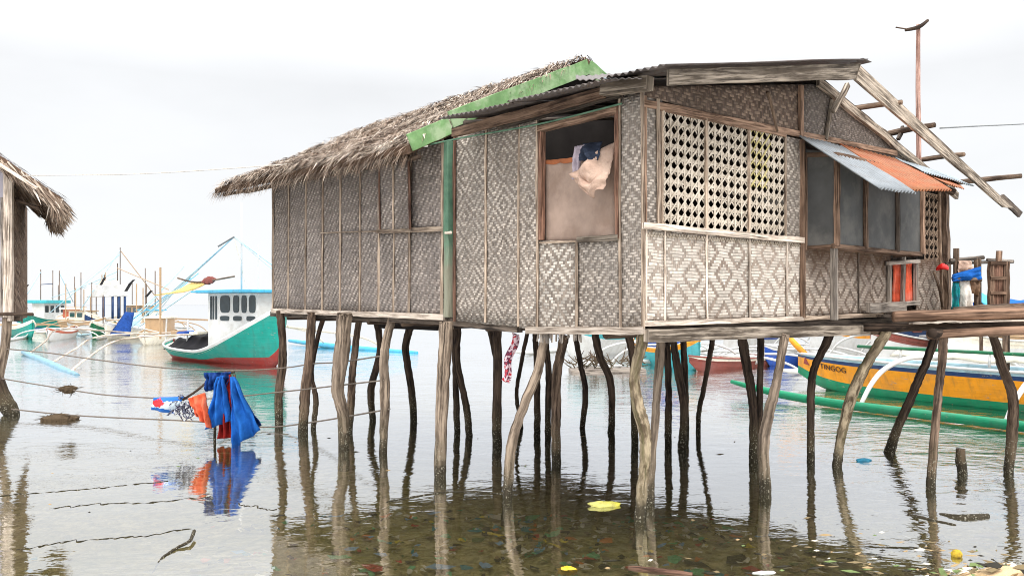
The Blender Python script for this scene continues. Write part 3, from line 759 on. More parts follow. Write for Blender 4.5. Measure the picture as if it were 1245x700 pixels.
for s_, mt, w in ((ss[0] + .02, 'brown_wood', .07), (ss[1], 'brown_wood', .05), (ss[2], 'dark_wood', .05), (ss[3], 'brown_wood', .06)):
    m = MB(); m.board(bp(s_, zb, d0 + .02), bp(s_, zt_, d0 + .02), w, .04, B.a, 5, .004); m.build('mullion', M[mt], bay, bevel=.003)
m = MB(); m.board(B(sL + .05, 1.83, d0 - .03), B(sL + .04, zb + .02, d0 - .02), .07, .06, B.a, 5, .006); m.build('support_post', M['grey_wood'], house, bevel=.004)
# awning
aw0, aw1 = B.px(966, 171)[0], 5.02
zo0, zo1 = 3.20, 3.27; zi = 3.83
lo = lambda s_, f=0: B(s_, zo0 + (zo1 - zo0) * f, .95)
lowL, lowM, lowR = B(aw0 - .02, 3.17, .95), B(aw0 + .85, 3.2, .95), B(4.42, 3.33, .93)
upL, upM, upR = B(aw0 - .04, zi, .075), B(aw0 + .95, zi + .01, .075), B(aw1, zi + .02, .075)
awn = corrugated('awning', lowL, lowM, upM, upL, M['iron_silver'], amp=.015, label='sloping awning of silver and rusty corrugated sheets', seed=3)
corrugated('rusty_sheet', lowM + Vector((-.05, 0, .03)) + (upM - lowM) * .0, lowR, upR, upM + Vector((-.05, 0, .03)), M['iron_rust'], amp=.017, parent=awn, label='rust orange corrugated sheet', seed=8)
corrugated('lapped_sheet', B(aw1 - .35, 3.62, .5), B(6.45, 3.62, .45), B(6.55, zi, .05), B(aw1 - .1, zi + .05, .05), M['iron'], amp=.01, parent=awn, seed=13)
corrugated('lapped_sheet', B(5.1, 3.5, .62), B(5.75, 3.5, .58), B(6.5, 3.72, .2), B(5.0, 3.75, .2), M['iron_rust'], amp=.01, parent=awn, seed=17)
for s_ in ():
    m = MB(); m.tube([B(s_, 3.7, .04), B(s_ + .02, (3.17 if s_ < 4 else 3.3), .85)], .02, 6, .1, sub=3); m.build('awning_bracket', M['dark_wood'], awn, True)
# ---- floor, hidden walls
m = MB()
zN, zL, zR, zF = 1.80, 1.88, 1.86, 1.88
fl = [Vector((N0.x, N0.y, zN)), Vector((L0.x, L0.y, zL)), Vector((FA.x, FA.y, zF)), Vector((R0.x, R0.y, zR))]
cen = sum(fl, Vector()) / 4; fl = [p.lerp(cen, .012) for p in fl]
m.grid(lambda a, b: fl[0].lerp(fl[1], a).lerp(fl[3].lerp(fl[2], a), b) + Vector((0, 0, -.02)), 8, 8, lambda a, b: (a * 8.7, b * 6.7))
m.build('floor', M['dark_wood'], house, solid=.05)
for k in range(9):
    f = (k + .5) / 9; p0, p1 = fl[0].lerp(fl[1], f), fl[3].lerp(fl[2], f)
    m = MB(); m.tube([p0 + Vector((0, 0, -.09)), p1 + Vector((0, 0, -.09))], .045, 7, .12, sub=6); m.build('joist', M['post_dark'], house, True)
def back(p0, p1, z0, z1, mat):
    m = MB(); w = (p1 - p0).length
    m.grid(lambda a, b: Vector((*(p0.lerp(p1, a)).xy, z0 + (z1 - z0) * b)), 12, 6, lambda a, b: (a * w, b * (z1 - z0)))
    m.build('woven_panel', mat, house, solid=.02)
back(fl[1], fl[2], 1.84, 3.72, M['weave_a']); back(fl[2], fl[3], 1.84, 3.66, M['weave_a'])
m = MB(); pa, pb = A(3.25, 0, -.1), A(3.25, 0, -6.4)
m.poly([Vector((pa.x, pa.y, 1.85)), Vector((pa.x, pa.y, 3.85)), Vector((pb.x, pb.y, 3.7)), Vector((pb.x, pb.y, 1.85))], [(0, 0), (0, 2), (6, 2), (6, 0)]); m.build('partition', M['dark_cavity'], house, solid=.02)
# dark strip between wall top and eave
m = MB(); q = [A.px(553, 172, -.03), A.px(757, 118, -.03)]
m.poly([A(q[0][0], q[0][1], -.04), A(q[1][0], q[1][1], -.04), A(q[1][0], 4.0, -.04), A(q[0][0], 4.0, -.04)], [(0, 0), (3, 0), (3, .3), (0, .3)]); m.build('eave_strip', M['dark_cavity'], house, solid=.01)

# ---- stilts: (points as px, py, width), distance; the last point is where it meets the water
def stilt(pts, Y, mat, parent=house, name='stilt', Ytop=None, jit=.13, label=None):
    yb = pts[-1][1]; n = len(pts); ps, rs = [], []
    for i, (x, y, w) in enumerate(pts):
        f = i / (n - 1); YY = (Ytop if Ytop else Y) * (1 - f) + Y * f
        ps.append(P(x, y, YY)); rs.append(w / 2 / F * YY)
    d = (ps[-1] - ps[-2]); d = d / max(.05, abs(d.z))
    ps.append(ps[-1] + Vector((d.x * .5, d.y * .5, -(ps[-1].z + .75)))); rs.append(rs[-1] * .95)
    ps.insert(0, ps[0] + Vector((0, 0, .025))); rs.insert(0, rs[0])
    rs = [r * .85 * random.uniform(.92, 1.08) for r in rs]
    m = MB(); m.tube(ps, rs, 11, jit, sub=11, wob=.004)
    o = m.build(name, M[mat], parent, True)
    if label: o['label'] = label
    return o
def Yw(y): return yw(y)
ST = [
 ([(341, 382, 11), (344, 430, 11), (339, 480, 12), (339, 513, 12)], 14.0, 'post_brown'),
 ([(379, 384, 13), (376, 430, 13), (372, 470, 14), (368, 527, 14)], Yw(526), 'post_brown'),
 ([(393, 384, 7), (379, 448, 6), (384, 485, 8), (381, 521, 8)], 13.3, 'post_dark'),
 ([(419, 386, 21), (414, 440, 21), (411, 475, 18), (417, 505, 17), (418, 544, 16)], Yw(544), 'post_pale'),
 ([(437, 388, 9), (430, 440, 10), (427, 480, 10), (425, 524, 10)], 13.0, 'post_brown'),
 ([(457, 388, 10), (462, 425, 9), (451, 475, 10), (454, 515, 9)], 14.3, 'post_dark'),
 ([(476, 390, 12), (467, 430, 13), (468, 480, 13), (466, 551, 12)], Yw(550), 'post_pale'),
 ([(500, 393, 11), (493, 425, 10), (500, 470, 10), (503, 512, 9)], 14.2, 'post_dark'),
 ([(543, 398, 19), (538, 480, 18), (535, 580, 17)], Yw(579), 'post_pale'),
 ([(557, 399, 9), (556, 440, 9), (566, 490, 10), (570, 520, 10)], 12.6, 'post_dark'),
 ([(552, 400, 8), (554, 470, 9), (556, 525, 9)], 13.0, 'post_dark'),
 ([(604, 400, 14), (605, 450, 14), (604, 540, 15)], 11.8, 'post_dark'),
 ([(596, 400, 8), (601, 425, 9), (604, 450, 9), (603, 540, 8)], 12.0, 'post_dark'),
 ([(641, 405, 6), (634, 440, 6), (628, 480, 6), (634, 520, 6)], 13.4, 'post_dark'),
 ([(661, 413, 14), (654, 450, 14), (638, 490, 14), (622, 540, 14), (617, 604, 14)], Yw(603), 'post_pale'),
 ([(651, 410, 8), (653, 470, 9), (653, 530, 9)], 12.6, 'post_dark'),
 ([(663, 408, 8), (667, 460, 9), (666, 530, 9)], 12.4, 'post_dark'),
 ([(685, 413, 14), (678, 450, 14), (676, 500, 14), (677, 563, 13)], Yw(562), 'post_brown'),
 ([(700, 410, 8), (706, 445, 8), (712, 475, 9), (708, 520, 8)], 13.4, 'post_dark'),
 ([(723, 404, 10), (730, 435, 10), (742, 462, 10), (744, 500, 10), (743, 526, 10)], 12.9, 'post_dark'),
 ([(763, 404, 11), (769, 430, 10), (771, 470, 10), (772, 540, 10)], 11.8, 'post_dark'),
 ([(783, 404, 17), (772, 455, 15), (775, 490, 17), (785, 530, 19), (783, 575, 17), (777, 637, 16)], 7.75, 'post_moss'),
 ([(803, 418, 13), (799, 480, 12), (794, 540, 12), (790, 610, 12)], 8.4, 'post_pale'),
 ([(811, 420, 9), (813, 480, 10), (812, 540, 10)], 11.8, 'post_dark'),
 ([(819, 418, 11), (826, 460, 11), (832, 500, 12), (829, 545, 12)], 11.5, 'post_dark'),
 ([(831, 418, 9), (833, 460, 9), (834, 520, 9)], 13.4, 'post_dark'),
 ([(866, 415, 8), (858, 460, 7), (850, 500, 7), (849, 524, 7)], 13.0, 'post_dark'),
 ([(903, 414, 13), (909, 450, 13), (916, 500, 13), (917, 560, 13)], 10.6, 'post_dark'),
 ([(925, 414, 9), (924, 470, 9), (922, 560, 10)], 10.6, 'post_dark'),
 ([(954, 412, 13), (945, 460, 13), (934, 505, 15), (928, 540, 17), (931, 600, 17)], Yw(599), 'post_pale'),
 ([(1008, 410, 12), (991, 445, 11), (986, 480, 11), (986, 562, 11)], Yw(561), 'post_dark'),
]
for s_ in ST: stilt(*s_)
# ------------------------------------------------------------------ loose things on and around the house
M['cloth_cream'] = cloth('cream cloth', lin(190, 160, 142), lin(206, 180, 162), .6, 5)
M['cloth_navy'] = cloth('navy cloth', lin(46, 52, 66), lin(70, 78, 96), .6, 9)
M['cloth_lilac'] = cloth('lilac grey cloth', lin(186, 172, 180), lin(150, 138, 150), .6, 12)
M['tarp_blue'] = cloth('bright blue tarp', lin(36, 100, 180), lin(26, 78, 150), .6, 5)
M['tarp_dark'] = cloth('dark blue tarp', lin(30, 64, 126), lin(18, 40, 86), .6, 5)
M['cloth_orange'] = cloth('orange cloth', lin(208, 92, 58), lin(222, 124, 98), .5, 4)
M['cloth_red'] = cloth('red cloth', lin(158, 44, 40), lin(104, 26, 26), .6, 5)
def tri_print(name, cols, sc):
    t = NT(name); n = t.noise(t.obj(), sc, 2, .5)
    st = [(i / len(cols), c) for i, c in enumerate(cols)]
    return t.done(t.ramp(t.rng(n, .3, .7), st, 'CONSTANT'), .85, .15)
M['antenna'] = wood('pinkish bamboo', lin(140, 104, 92), lin(196, 160, 146), 30, 3, .05)
M['rag_print'] = tri_print('red and white printed rag', [lin(190, 60, 70), lin(228, 200, 205), lin(110, 60, 80), lin(200, 70, 78)], 14)
M['net'] = tri_print('tangled dark net', [lin(40, 44, 66), lin(120, 124, 140), lin(50, 40, 60), lin(200, 204, 214)], 22)

def sheet(c, mat, nx=18, ny=18, fold=.03, nf=3.0, bulge=0.0, nrm=Vector((0, -1, 0)), seed=0, th=.006, shape=None, taper=None):
    """cloth spanned between four corners TL TR BR BL with folds running down"""
    c = [Vector(p) for p in c]; m = MB()
    def fn(a, b):
        if taper: a2 = .5 + (a - .5) * taper(b)
        else: a2 = a
        p = c[0].lerp(c[1], a2).lerp(c[3].lerp(c[2], a2), b)
        k = fold * (.25 + .75 * b) * math.sin(a * nf * 2 * math.pi + seed + 1.2 * mnoise.noise(Vector((b * 2, seed, 1))))
        k += bulge * math.sin(math.pi * a) * math.sin(math.pi * min(1, b * 1.02))
        k += fold * .9 * mnoise.noise(Vector((a * 4 + seed, b * 4, 2)))
        return p + nrm * k + (shape(a, b) if shape else Vector((0, 0, 0)))
    m.grid(fn, nx, ny)
    return m
def cloth_thing(name, mb, mat, label, cat, group=None, th=.006):
    o = mb.build(name, mat, None, True, solid=th); return tag(o, label, cat, group)

an = A.n
# bundle hanging over the plywood in the doorway
c = [A.at(729, 180, -.05), A.at(749, 170, -.05), A.at(747, 226, .1), A.at(703, 222, .1)]
mb = sheet(c, None, 34, 34, .022, 1.4, .17, an, 2, shape=lambda a, b: an * (.1 * b + .02 * abs(mnoise.noise(Vector((a * 7, b * 5, 9))))) + Vector((0, 0, .09 * (2 * a - 1) ** 2 * b ** 3 - .02)))
c2 = [A.at(703, 219, .13), A.at(746, 212, .13), A.at(737, 239, .17), A.at(712, 236, .17)]
o_ = cloth_thing('cloth_bundle', mb, M['cloth_cream'], 'cream cloth bundle bulging out over the plywood in the doorway', 'cloth')
m2 = sheet(c2, None, 26, 20, .03, 1.8, .07, an, 5, shape=lambda a, b: an * .06 + Vector((0, 0, .05 * (2 * a - 1) ** 2 * b ** 2 + .025 * math.sin(a * 9)))); m2.build('folded_end', M['cloth_cream'], o_, True, solid=.006)
mb = sheet([A.at(709, 175, .0), A.at(733, 172, .0), A.at(728, 194, .2), A.at(706, 196, .2)], None, 14, 14, .03, 2, .09, an, 7)
cloth_thing('cloth', mb, M['cloth_navy'], 'navy cloth thrown over the top of the cream bundle', 'cloth')
mb = sheet([A.at(699, 178, .02), A.at(711, 176, .02), A.at(705, 216, .12), A.at(696, 218, .12)], None, 12, 16, .025, 2, .05, an, 9)
cloth_thing('cloth', mb, M['cloth_lilac'], 'lilac grey cloth hanging beside the cream bundle in the doorway', 'cloth')
# printed rag tied to a stilt
mb = sheet([P(623, 404, 9.35), P(631, 407, 9.35), P(618, 466, 9.35), P(609, 462, 9.35)], None, 10, 24, .02, 1.4, .02, Vector((0, -1, 0)), 4, shape=lambda a, b: Vector((.02 * math.sin(b * 9), 0, 0)))
cloth_thing('rag', mb, M['rag_print'], 'red and white printed rag hanging below the floor among the stilts', 'rag')
# red cap on a stick
m = MB(); pc = B.at(1146, 327, .16)
m.grid(lambda a, b: pc + Vector((math.cos(a * 6.283) * .075 * math.sin(b * 1.7 + .02) * (1 + .15 * math.sin(a * 20)), math.sin(a * 6.283) * .075 * math.sin(b * 1.7 + .02), .07 * math.cos(b * 1.7) + .01 * math.sin(a * 13))), 16, 8)
tag(m.build('red_rag', plain('red plastic', lin(224, 40, 36), .1, 8, .5, .3), None, True, solid=.004), 'small red rag caught on the far corner post of the house', 'rag')
# antenna pole
ant = thing('antenna_pole', B(5.55, 3.86, -.12), 'tall thin bamboo pole with a crosspiece rising behind the bare bargeboard', 'pole')
ya = B(5.55, 0, -.12).y
pt = P(1116.5, 30, ya)
m = MB(); b0 = Vector((pt.x, ya, 3.0)); m.tube([b0, b0.lerp(pt, .35) + Vector((.006, 0, 0)), b0.lerp(pt, .7) - Vector((.004, 0, 0)), pt], [.034, .032, .03, .026], 8, .04, sub=8); m.build('shaft', M['antenna'], ant, True)
m = MB(); m.tube([P(1100, 37, ya), P(1117, 33, ya - .05), P(1128, 25, ya)], [.02, .028, .02], 6, .1, sub=4); m.build('crosspiece', M['post_dark'], ant, True)
m = MB(); m.tube([P(1089, 33.5, ya), P(1104, 36, ya - .02)], .01, 5); m.build('crosspiece', M['post_brown'], ant, True)
# overhead wires
def cable(name, pts, r, mat, label, cat='cable', group=None, sub=8, n=5):
    m = MB(); m.tube(pts, r, n, sub=sub); return tag(m.build(name, mat, None, True), label, cat, group)
cable('wire', [P(10, 214, 14.6), P(85, 213, 14.2), P(170, 211.5, 13.6), P(280, 205, 13.4), P(400, 195, 12.2), P(520, 178, 9.6)], .008, M['rope_pale'], 'thin pale wire strung from the cropped hut to the thatched eave', sub=5)
cable('wire', [P(1143, 156, 11.4), P(1190, 153.5, 13), P(1245, 151, 15), P(1330, 146, 19)], .011, M['wire'], 'dark wire running off from the bare gable past the antenna pole', sub=5)

# ---- mooring ropes between the two huts
ra = cable('rope', [P(8, 424, 14.7), P(60, 429, 14.6), P(109, 436, 14.4), P(200, 447, 14.2), P(290, 450, 14), P(346, 447, 13.7), P(380, 442, 13.2), P(414, 440, 12), P(467, 432, 11.2)], .011, M['rope'], 'uppermost of the three grey ropes tied between the two huts', 'rope', 'ropes between the huts', 4)
rb = cable('rope', [P(2, 460, 14.6), P(75, 472, 14.3), P(130, 480, 13.9), P(200, 484, 13.4), P(262, 484, 13.2), P(344, 476, 13), P(467, 462, 11.1)], .011, M['rope'], 'middle grey rope passing behind the blue tarps', 'rope', 'ropes between the huts', 4)
rc = cable('rope', [P(14, 497, 14.8), P(70, 503, 14.4), P(130, 507, 13.9), P(240, 512, 12.8), P(320, 519, 13.2), P(380, 513, 12.8), P(474, 497, 11.1)], .012, M['rope'], 'lowest grey rope, carrying a brown weed clump, between the huts', 'rope', 'ropes between the huts', 4)
M['weed'] = plain('dried dark weed', lin(88, 74, 58), .45, 18, .95, .1)
def clump(name, c, rx, rz, mat, label, n=160, core=True):
    m = MB(); c = Vector(c)
    def fn(a, b):
        an_, e = a * 2 * math.pi, (b - .5) * math.pi
        k = 1 + .3 * mnoise.noise(Vector((math.cos(an_) * 2, math.sin(an_) * 2, b * 4)))
        return c + Vector((math.cos(an_) * math.cos(e) * rx * k, math.sin(an_) * math.cos(e) * rx * .6 * k, math.sin(e) * rz * k))
    m.grid(fn, 16, 8, lambda a, b: (.2, b))
    for i in range(n):
        an_ = random.random() * 6.283; f = random.random() ** .5
        p = c + Vector((math.cos(an_) * rx * f, math.sin(an_) * rx * .6 * f, random.uniform(-rz, rz) * (1 - f * f) ** .5))
        d = Vector((random.uniform(-1, 1), random.uniform(-1, 1), random.uniform(-.6, .3))).normalized()
        blade(p, d, random.uniform(.08, .2), .008, Vector((0, -1, .1)), random.uniform(0, .5), .02) if False else None
        sd = d.cross(Vector((0, 1, .2))).normalized() * .009
        i0 = m.pts([p - sd, p + sd, p + d * random.uniform(.1, .25)]); cc = random.uniform(0, .55); m.face(i0, [(cc, 0), (cc, 0), (cc, 1)])
    return tag(m.build(name, mat), label, 'weed')
clump('weed_clump', P(72, 511, 14.35), .3, .12, M['weed'], 'brown tangle of dried weed caught on the lowest rope')
clump('weed_clump', P(83, 473, 14.25), .14, .07, M['weed'], 'small pale knot of weed on the middle rope', 60)

def floating_line(pts, label, seed):
    ps = []
    for (x0, y0), (x1, y1) in zip(pts[:-1], pts[1:]):
        for k in range(14):
            f = k / 14; p = W(x0 + (x1 - x0) * f, y0 + (y1 - y0) * f); q = len(ps)
            ps.append(p + Vector((0, .09 * mnoise.noise(Vector((q * .35, seed, 0))) + .05 * mnoise.noise(Vector((q * 1.1, seed, 4))), .009 * mnoise.noise(Vector((q * .5, seed, 8))) + .001)))
    m = MB(); m.tube(ps, [max(.002, .004 + .01 * mnoise.noise(Vector((i * .6, seed, 2)))) for i in range(len(ps))], 6, sub=3)
    tag(m.build('surface_line', M['post_dark'], None, True), label, 'cord', 'loose cords drifting on the water')
floating_line([(-20, 604), (60, 598), (130, 592), (210, 584)], 'dark line standing in for a rope reflection, nearest the reflection of the cropped hut', 1)  # modelled line added where the ropes reflect in the water
floating_line([(60, 618), (120, 612), (180, 611), (262, 603)], 'dark drifting cord passing beneath the tarps reflection', 2)
floating_line([(20, 668), (90, 657), (170, 652), (240, 641)], 'dark drifting cord beside the curved brown branch', 3)
floating_line([(285, 612), (312, 616), (336, 621)], 'short drifting cord ending at the corner stilt reflection', 5)

# ---- blue tarps and cloths hung on sticks in the water
YT = 12.0
rk = thing('drying_stand', (P(270, 500, YT).x, YT, 0), 'rough stick frame standing in the water under the blue tarps', 'frame')
for pts, r in (([P(285, 455, YT), P(287, 500, YT), P(288, 549, YT) , P(288, 549, YT) - Vector((0, 0, .5))], .022), ([P(262, 456, YT + .1), P(262, 500, YT + .1), P(261, 536, YT + .1), P(261, 560, YT + .1)], .02)):
    m = MB(); m.tube(pts, r, 7, .1, sub=5); m.build('stick', M['post_dark'], rk, True)
m = MB(); m.tube([P(222, 486, YT), P(240, 474, YT), P(262, 456, YT), P(285, 452, YT)], .018, 6, .1, sub=5); m.build('stick', M['post_dark'], rk, True)
TY = lambda x, y, o=0: P(x, y, YT + o)
G = 'cloths drying on the stick frame'
def tp(name, q, mat, label, fold=.05, nf=1.6, bulge=.08, seed=0, off=0.0, **k):
    mb = sheet([TY(x, y, off + (o if len(t_) > 2 else 0)) for t_ in q for x, y, o in [(t_ + (0,))[:3]]], None, 28, 26, fold * 1.5, nf * 1.5, bulge, Vector((0, -1, .1)).normalized(), seed, **k)
    return cloth_thing(name, mb, M[mat], label, 'tarp' if 'tarp' in name else 'cloth', G)
tp('tarp', [(264, 458), (272, 456), (282, 511), (251, 522)], 'tarp_blue', 'bright blue tarp hanging as a broad triangle next to the orange cloth', seed=1, off=-.14)
tp('tarp', [(280, 458), (286, 458), (318, 522), (283, 545)], 'tarp_blue', 'longest bright blue tarp sweeping down to the water', .06, 1.3, .1, seed=3, off=-.2)
tp('tarp', [(247, 453), (281, 452), (276, 470), (250, 476)], 'tarp_dark', 'dark blue tarp bunched along the top stick', .06, 3.5, .06, seed=5, off=-.08)
tp('tarp', [(287, 470), (293, 478), (319, 515), (300, 528)], 'tarp_dark', 'dark blue tarp edge behind the longest blue tarp', .05, 1.5, .04, seed=6, off=-.02)
tp('cloth', [(274, 458), (281, 455), (284, 532), (266, 533)], 'cloth_red', 'long red cloth between the two bright blue tarps', .05, 1.5, .04, seed=8, off=-.05)
tp('cloth', [(229, 484), (249, 477), (256, 521), (239, 506)], 'cloth_orange', 'orange cloth at the side of the blue tarps', .04, 1.5, .05, seed=9, off=-.22)
# printed wrapper cloth and tangled net on the rope
def wrap_mat():
    t = NT('printed blue white red cloth'); u, v, _ = t.sep(t.uv())
    n = t.noise(t.uv(), 6, 3); uu = t.m('ADD', u, t.m('MULTIPLY', t.m('SUBTRACT', n, .5), .25)); vv = t.m('ADD', v, t.m('MULTIPLY', t.m('SUBTRACT', n, .5), .5))
    c = t.mix(t.m('LESS_THAN', t.m('ABSOLUTE', t.m('SUBTRACT', vv, .5)), .24), lin(30, 104, 190), lin(214, 230, 240))
    c = t.mix(t.m('LESS_THAN', t.m('ADD', t.m('ABSOLUTE', t.m('SUBTRACT', uu, .24)), t.m('ABSOLUTE', t.m('SUBTRACT', vv, .4))), .34), c, lin(206, 40, 46))
    return t.done(c, .7, .3)
mb = sheet([TY(187, 483), TY(224, 482), TY(212, 503), TY(184, 498)], None, 20, 12, .03, 1.5, .12, Vector((0, -1, 0)), 3)
tag(mb.build('printed_cloth', wrap_mat(), None, True, solid=.005), 'blue, white and red printed cloth slung from the middle rope', 'cloth')
m = MB()
for i in range(26):
    p = TY(random.uniform(210, 230), random.uniform(482, 498), random.uniform(-.05, .05)); ps = [p]
    for k in range(4): ps.append(ps[-1] + Vector((random.uniform(-.09, .09), random.uniform(-.04, .04), random.uniform(-.09, .07))))
    m.tube(ps, random.uniform(.006, .014), 5, sub=4)
for x0, x1, y1 in ((218, 232, 511), (222, 238, 508)):
    m.tube([TY(x0, 494), TY(x0 + 1, 505), TY((x0 + x1) / 2, y1), TY(x1, 500), TY(x1 - 3, 488)], .008, 5, sub=5)
tag(m.build('tangled_net', M['net'], None, True), 'tangled dark netting between the printed cloth and the orange cloth', 'net')

# ------------------------------------------------------------------ boardwalk
M['log_wood'] = wood('peeled brown log', lin(92, 70, 56), lin(160, 128, 106), 24, 1.2, .12)
walk = thing('boardwalk', (P(1180, 380, 10).x, 10, 0), 'rough log and plank boardwalk on crooked posts joining the house', 'boardwalk')
def wt(name, pts, r, mat, jit=.08, sub=6, lab=None, n=10):
    m = MB(); m.tube(pts, r, n, jit, sub=sub); o = m.build(name, M[mat], walk, True)
    if lab: o['label'] = lab
    return o
wt('log', [P(1086, 385, 9.1), P(1140, 383.5, 9.05), P(1245, 380, 8.95), P(1420, 374, 8.8)], [.062, .066, .07, .07], 'log_wood', lab='thick peeled log along the edge of the boardwalk')
wt('log', [P(1160, 378, 9.9), P(1245, 373, 9.8), P(1420, 366, 9.6)], .05, 'post_brown')
wt('log', [P(1050, 398, 9.9), P(1135, 397, 9.6), P(1245, 392, 9.5), P(1420, 388, 9.4)], .05, 'post_dark')
wt('cross_log', [P(1133, 405, 8.9), P(1170, 403, 9.4), P(1236, 398, 10.9)], .055, 'post_dark')
wt('cross_log', [P(1205, 405, 9.2), P(1260, 398, 10.6)], .05, 'post_brown')
wt('cross_log', [P(1058, 402, 10.1), P(1110, 398, 11.2)], .05, 'post_brown')
wt('log', [P(1128, 407, 9.0), P(1230, 402, 8.9), P(1420, 397, 8.8)], .05, 'log_wood')
for k in range(9):
    y = 9.25 + k * .25; x0, x1 = P(1088, 0, y).x, P(1420, 0, y).x
    m = MB(); m.board(Vector((x0 + random.uniform(-.2, .3), y, 1.865 + random.uniform(-.012, .012))), Vector((x1, y, 1.875)), .03, random.uniform(.16, .22), (0, 0, 1), 10, .006)
    m.build('plank', M[random.choice(('grey_wood', 'dark_wood', 'barge_wood'))], walk, bevel=.004)
m = MB(); m.board(P(1108, 393.5, 8.95), P(1165, 390.5, 8.95), .018, .12, (0, 0, 1), 8, .006); m.build('plank', M['pale_wood'], walk)
m = MB(); m.board(P(1150, 391.5, 8.97), P(1420, 386, 8.85), .02, .12, (0, 0, 1), 12, .006); m.build('plank', M['pale_wood'], walk)
WP = [
 ([(1076, 407, 15), (1058, 436, 14), (1040, 470, 16), (1025, 520, 15), (1017, 568, 14)], Yw(567), 'post_moss'),
 ([(1139, 404, 12), (1126, 440, 12), (1113, 470, 13), (1094, 515, 13), (1081, 551, 14)], Yw(550), 'post_dark'),
 ([(1147, 412, 12), (1143, 460, 12), (1137, 520, 12), (1131, 600, 13)], 9.0, 'post_brown'),
 ([(1208, 410, 12), (1219, 446, 12), (1231, 480, 13), (1231, 525, 14), (1226, 576, 13)], Yw(575), 'post_brown'),
 ([(1250, 400, 12), (1262, 470, 12), (1258, 560, 12)], 10.5, 'post_dark'),
 ([(1340, 400, 14), (1345, 480, 14), (1338, 590, 14)], 9.2, 'post_brown'),
]
for pts, Y, mt in WP: stilt(pts, Y, mt, walk, 'post', jit=.13)
m = MB(); m.tube([P(1168, 545, 9.75), P(1168, 560, 9.75), P(1170, 577, 9.75), P(1170, 577, 9.75) - Vector((0, 0, .5))], [.05, .058, .055, .05], 10, .14, sub=5)
tag(m.build('mooring_stump', M['post_dark'], None, True), 'short black post stump sticking out of the water near the boardwalk', 'stump')

# ------------------------------------------------------------------ the cropped hut on the other side
hut = thing('thatched_hut', (-10.2, 15.2, 0), 'thatched hut on a pole with red gable cloth, cropped at the frame edge', 'house')
HY = 15.0
def hb(name, ps, mat, th=.03, uvs=None):
    m = MB(); m.poly(ps, uvs); return m.build(name, mat, hut, solid=th)
H = lambda x, y, o=0: P(x, y, HY + o)
hb('gable_wall', [Vector((-13.4, HY, 1.7)), Vector((H(14, 0).x, HY, 1.7)), Vector((H(14, 0).x, HY, H(0, 197).z)), Vector((-11.4, HY, 5.9)), Vector((-13.4, HY, 4.6))], plain('faded grey wall sheet', lin(176, 170, 178), .12, 3, .8, .2), .03)
hb('gable_cloth', [H(-60, 207, -.05), H(4, 207, -.05), H(4, 195, -.05), H(-60, 150, -.05)], M['cloth_red'], .02)
hb('side_wall', [Vector((H(15, 0).x, HY, 1.7)), Vector((H(15, 0).x - 2.1, HY + 4, 1.7)), Vector((H(15, 0).x - 2.1, HY + 4, 4.2)), Vector((H(15, 0).x, HY, 4.2))], M['thatch_base'], .05)
for x, w, y0, y1, mt in ((8.5, .1, 200, 386, 'pale_wood'), (14, .075, 215, 390, 'pale_wood'), (3.5, .05, 240, 386, 'grey_wood')):
    m = MB(); m.board(H(x, y0, -.08), H(x - 1, y1, -.08), w, .06, (1, 0, 0), 8, .006); m.build('wall_batten', M[mt], hut)
m = MB(); m.tube([H(9, 384), H(6, 420), H(-2, 462), H(-8, 500), H(-10, 520)], [.08, .08, .085, .09, .09], 9, .1, sub=6); m.build('stilt', M['post_pale'], hut, True)
m = MB(); m.tube([H(-4, 455), H(2, 480), H(10, 496), H(15, 503), H(17, 512)], [.1, .13, .14, .12, .08], 9, .12, sub=5); m.build('stilt', M['post_dark'], hut, True)
m = MB(); m.tube([H(-40, 380, 3), H(-42, 500, 3)], .1, 9, .1, sub=5); m.build('stilt', M['post_dark'], hut, True)
m = MB(); m.board(Vector((-13.4, HY + .2, 1.74)), Vector((H(18, 0).x, HY + .2, 1.74)), .1, .1); m.build('floor_beam', M['dark_wood'], hut)
m = MB(); m.tube([H(-40, 381, -.1), H(40, 382, -.2)], .03, 7, .1, sub=4); m.build('rail_pole', M['post_dark'], hut, True)
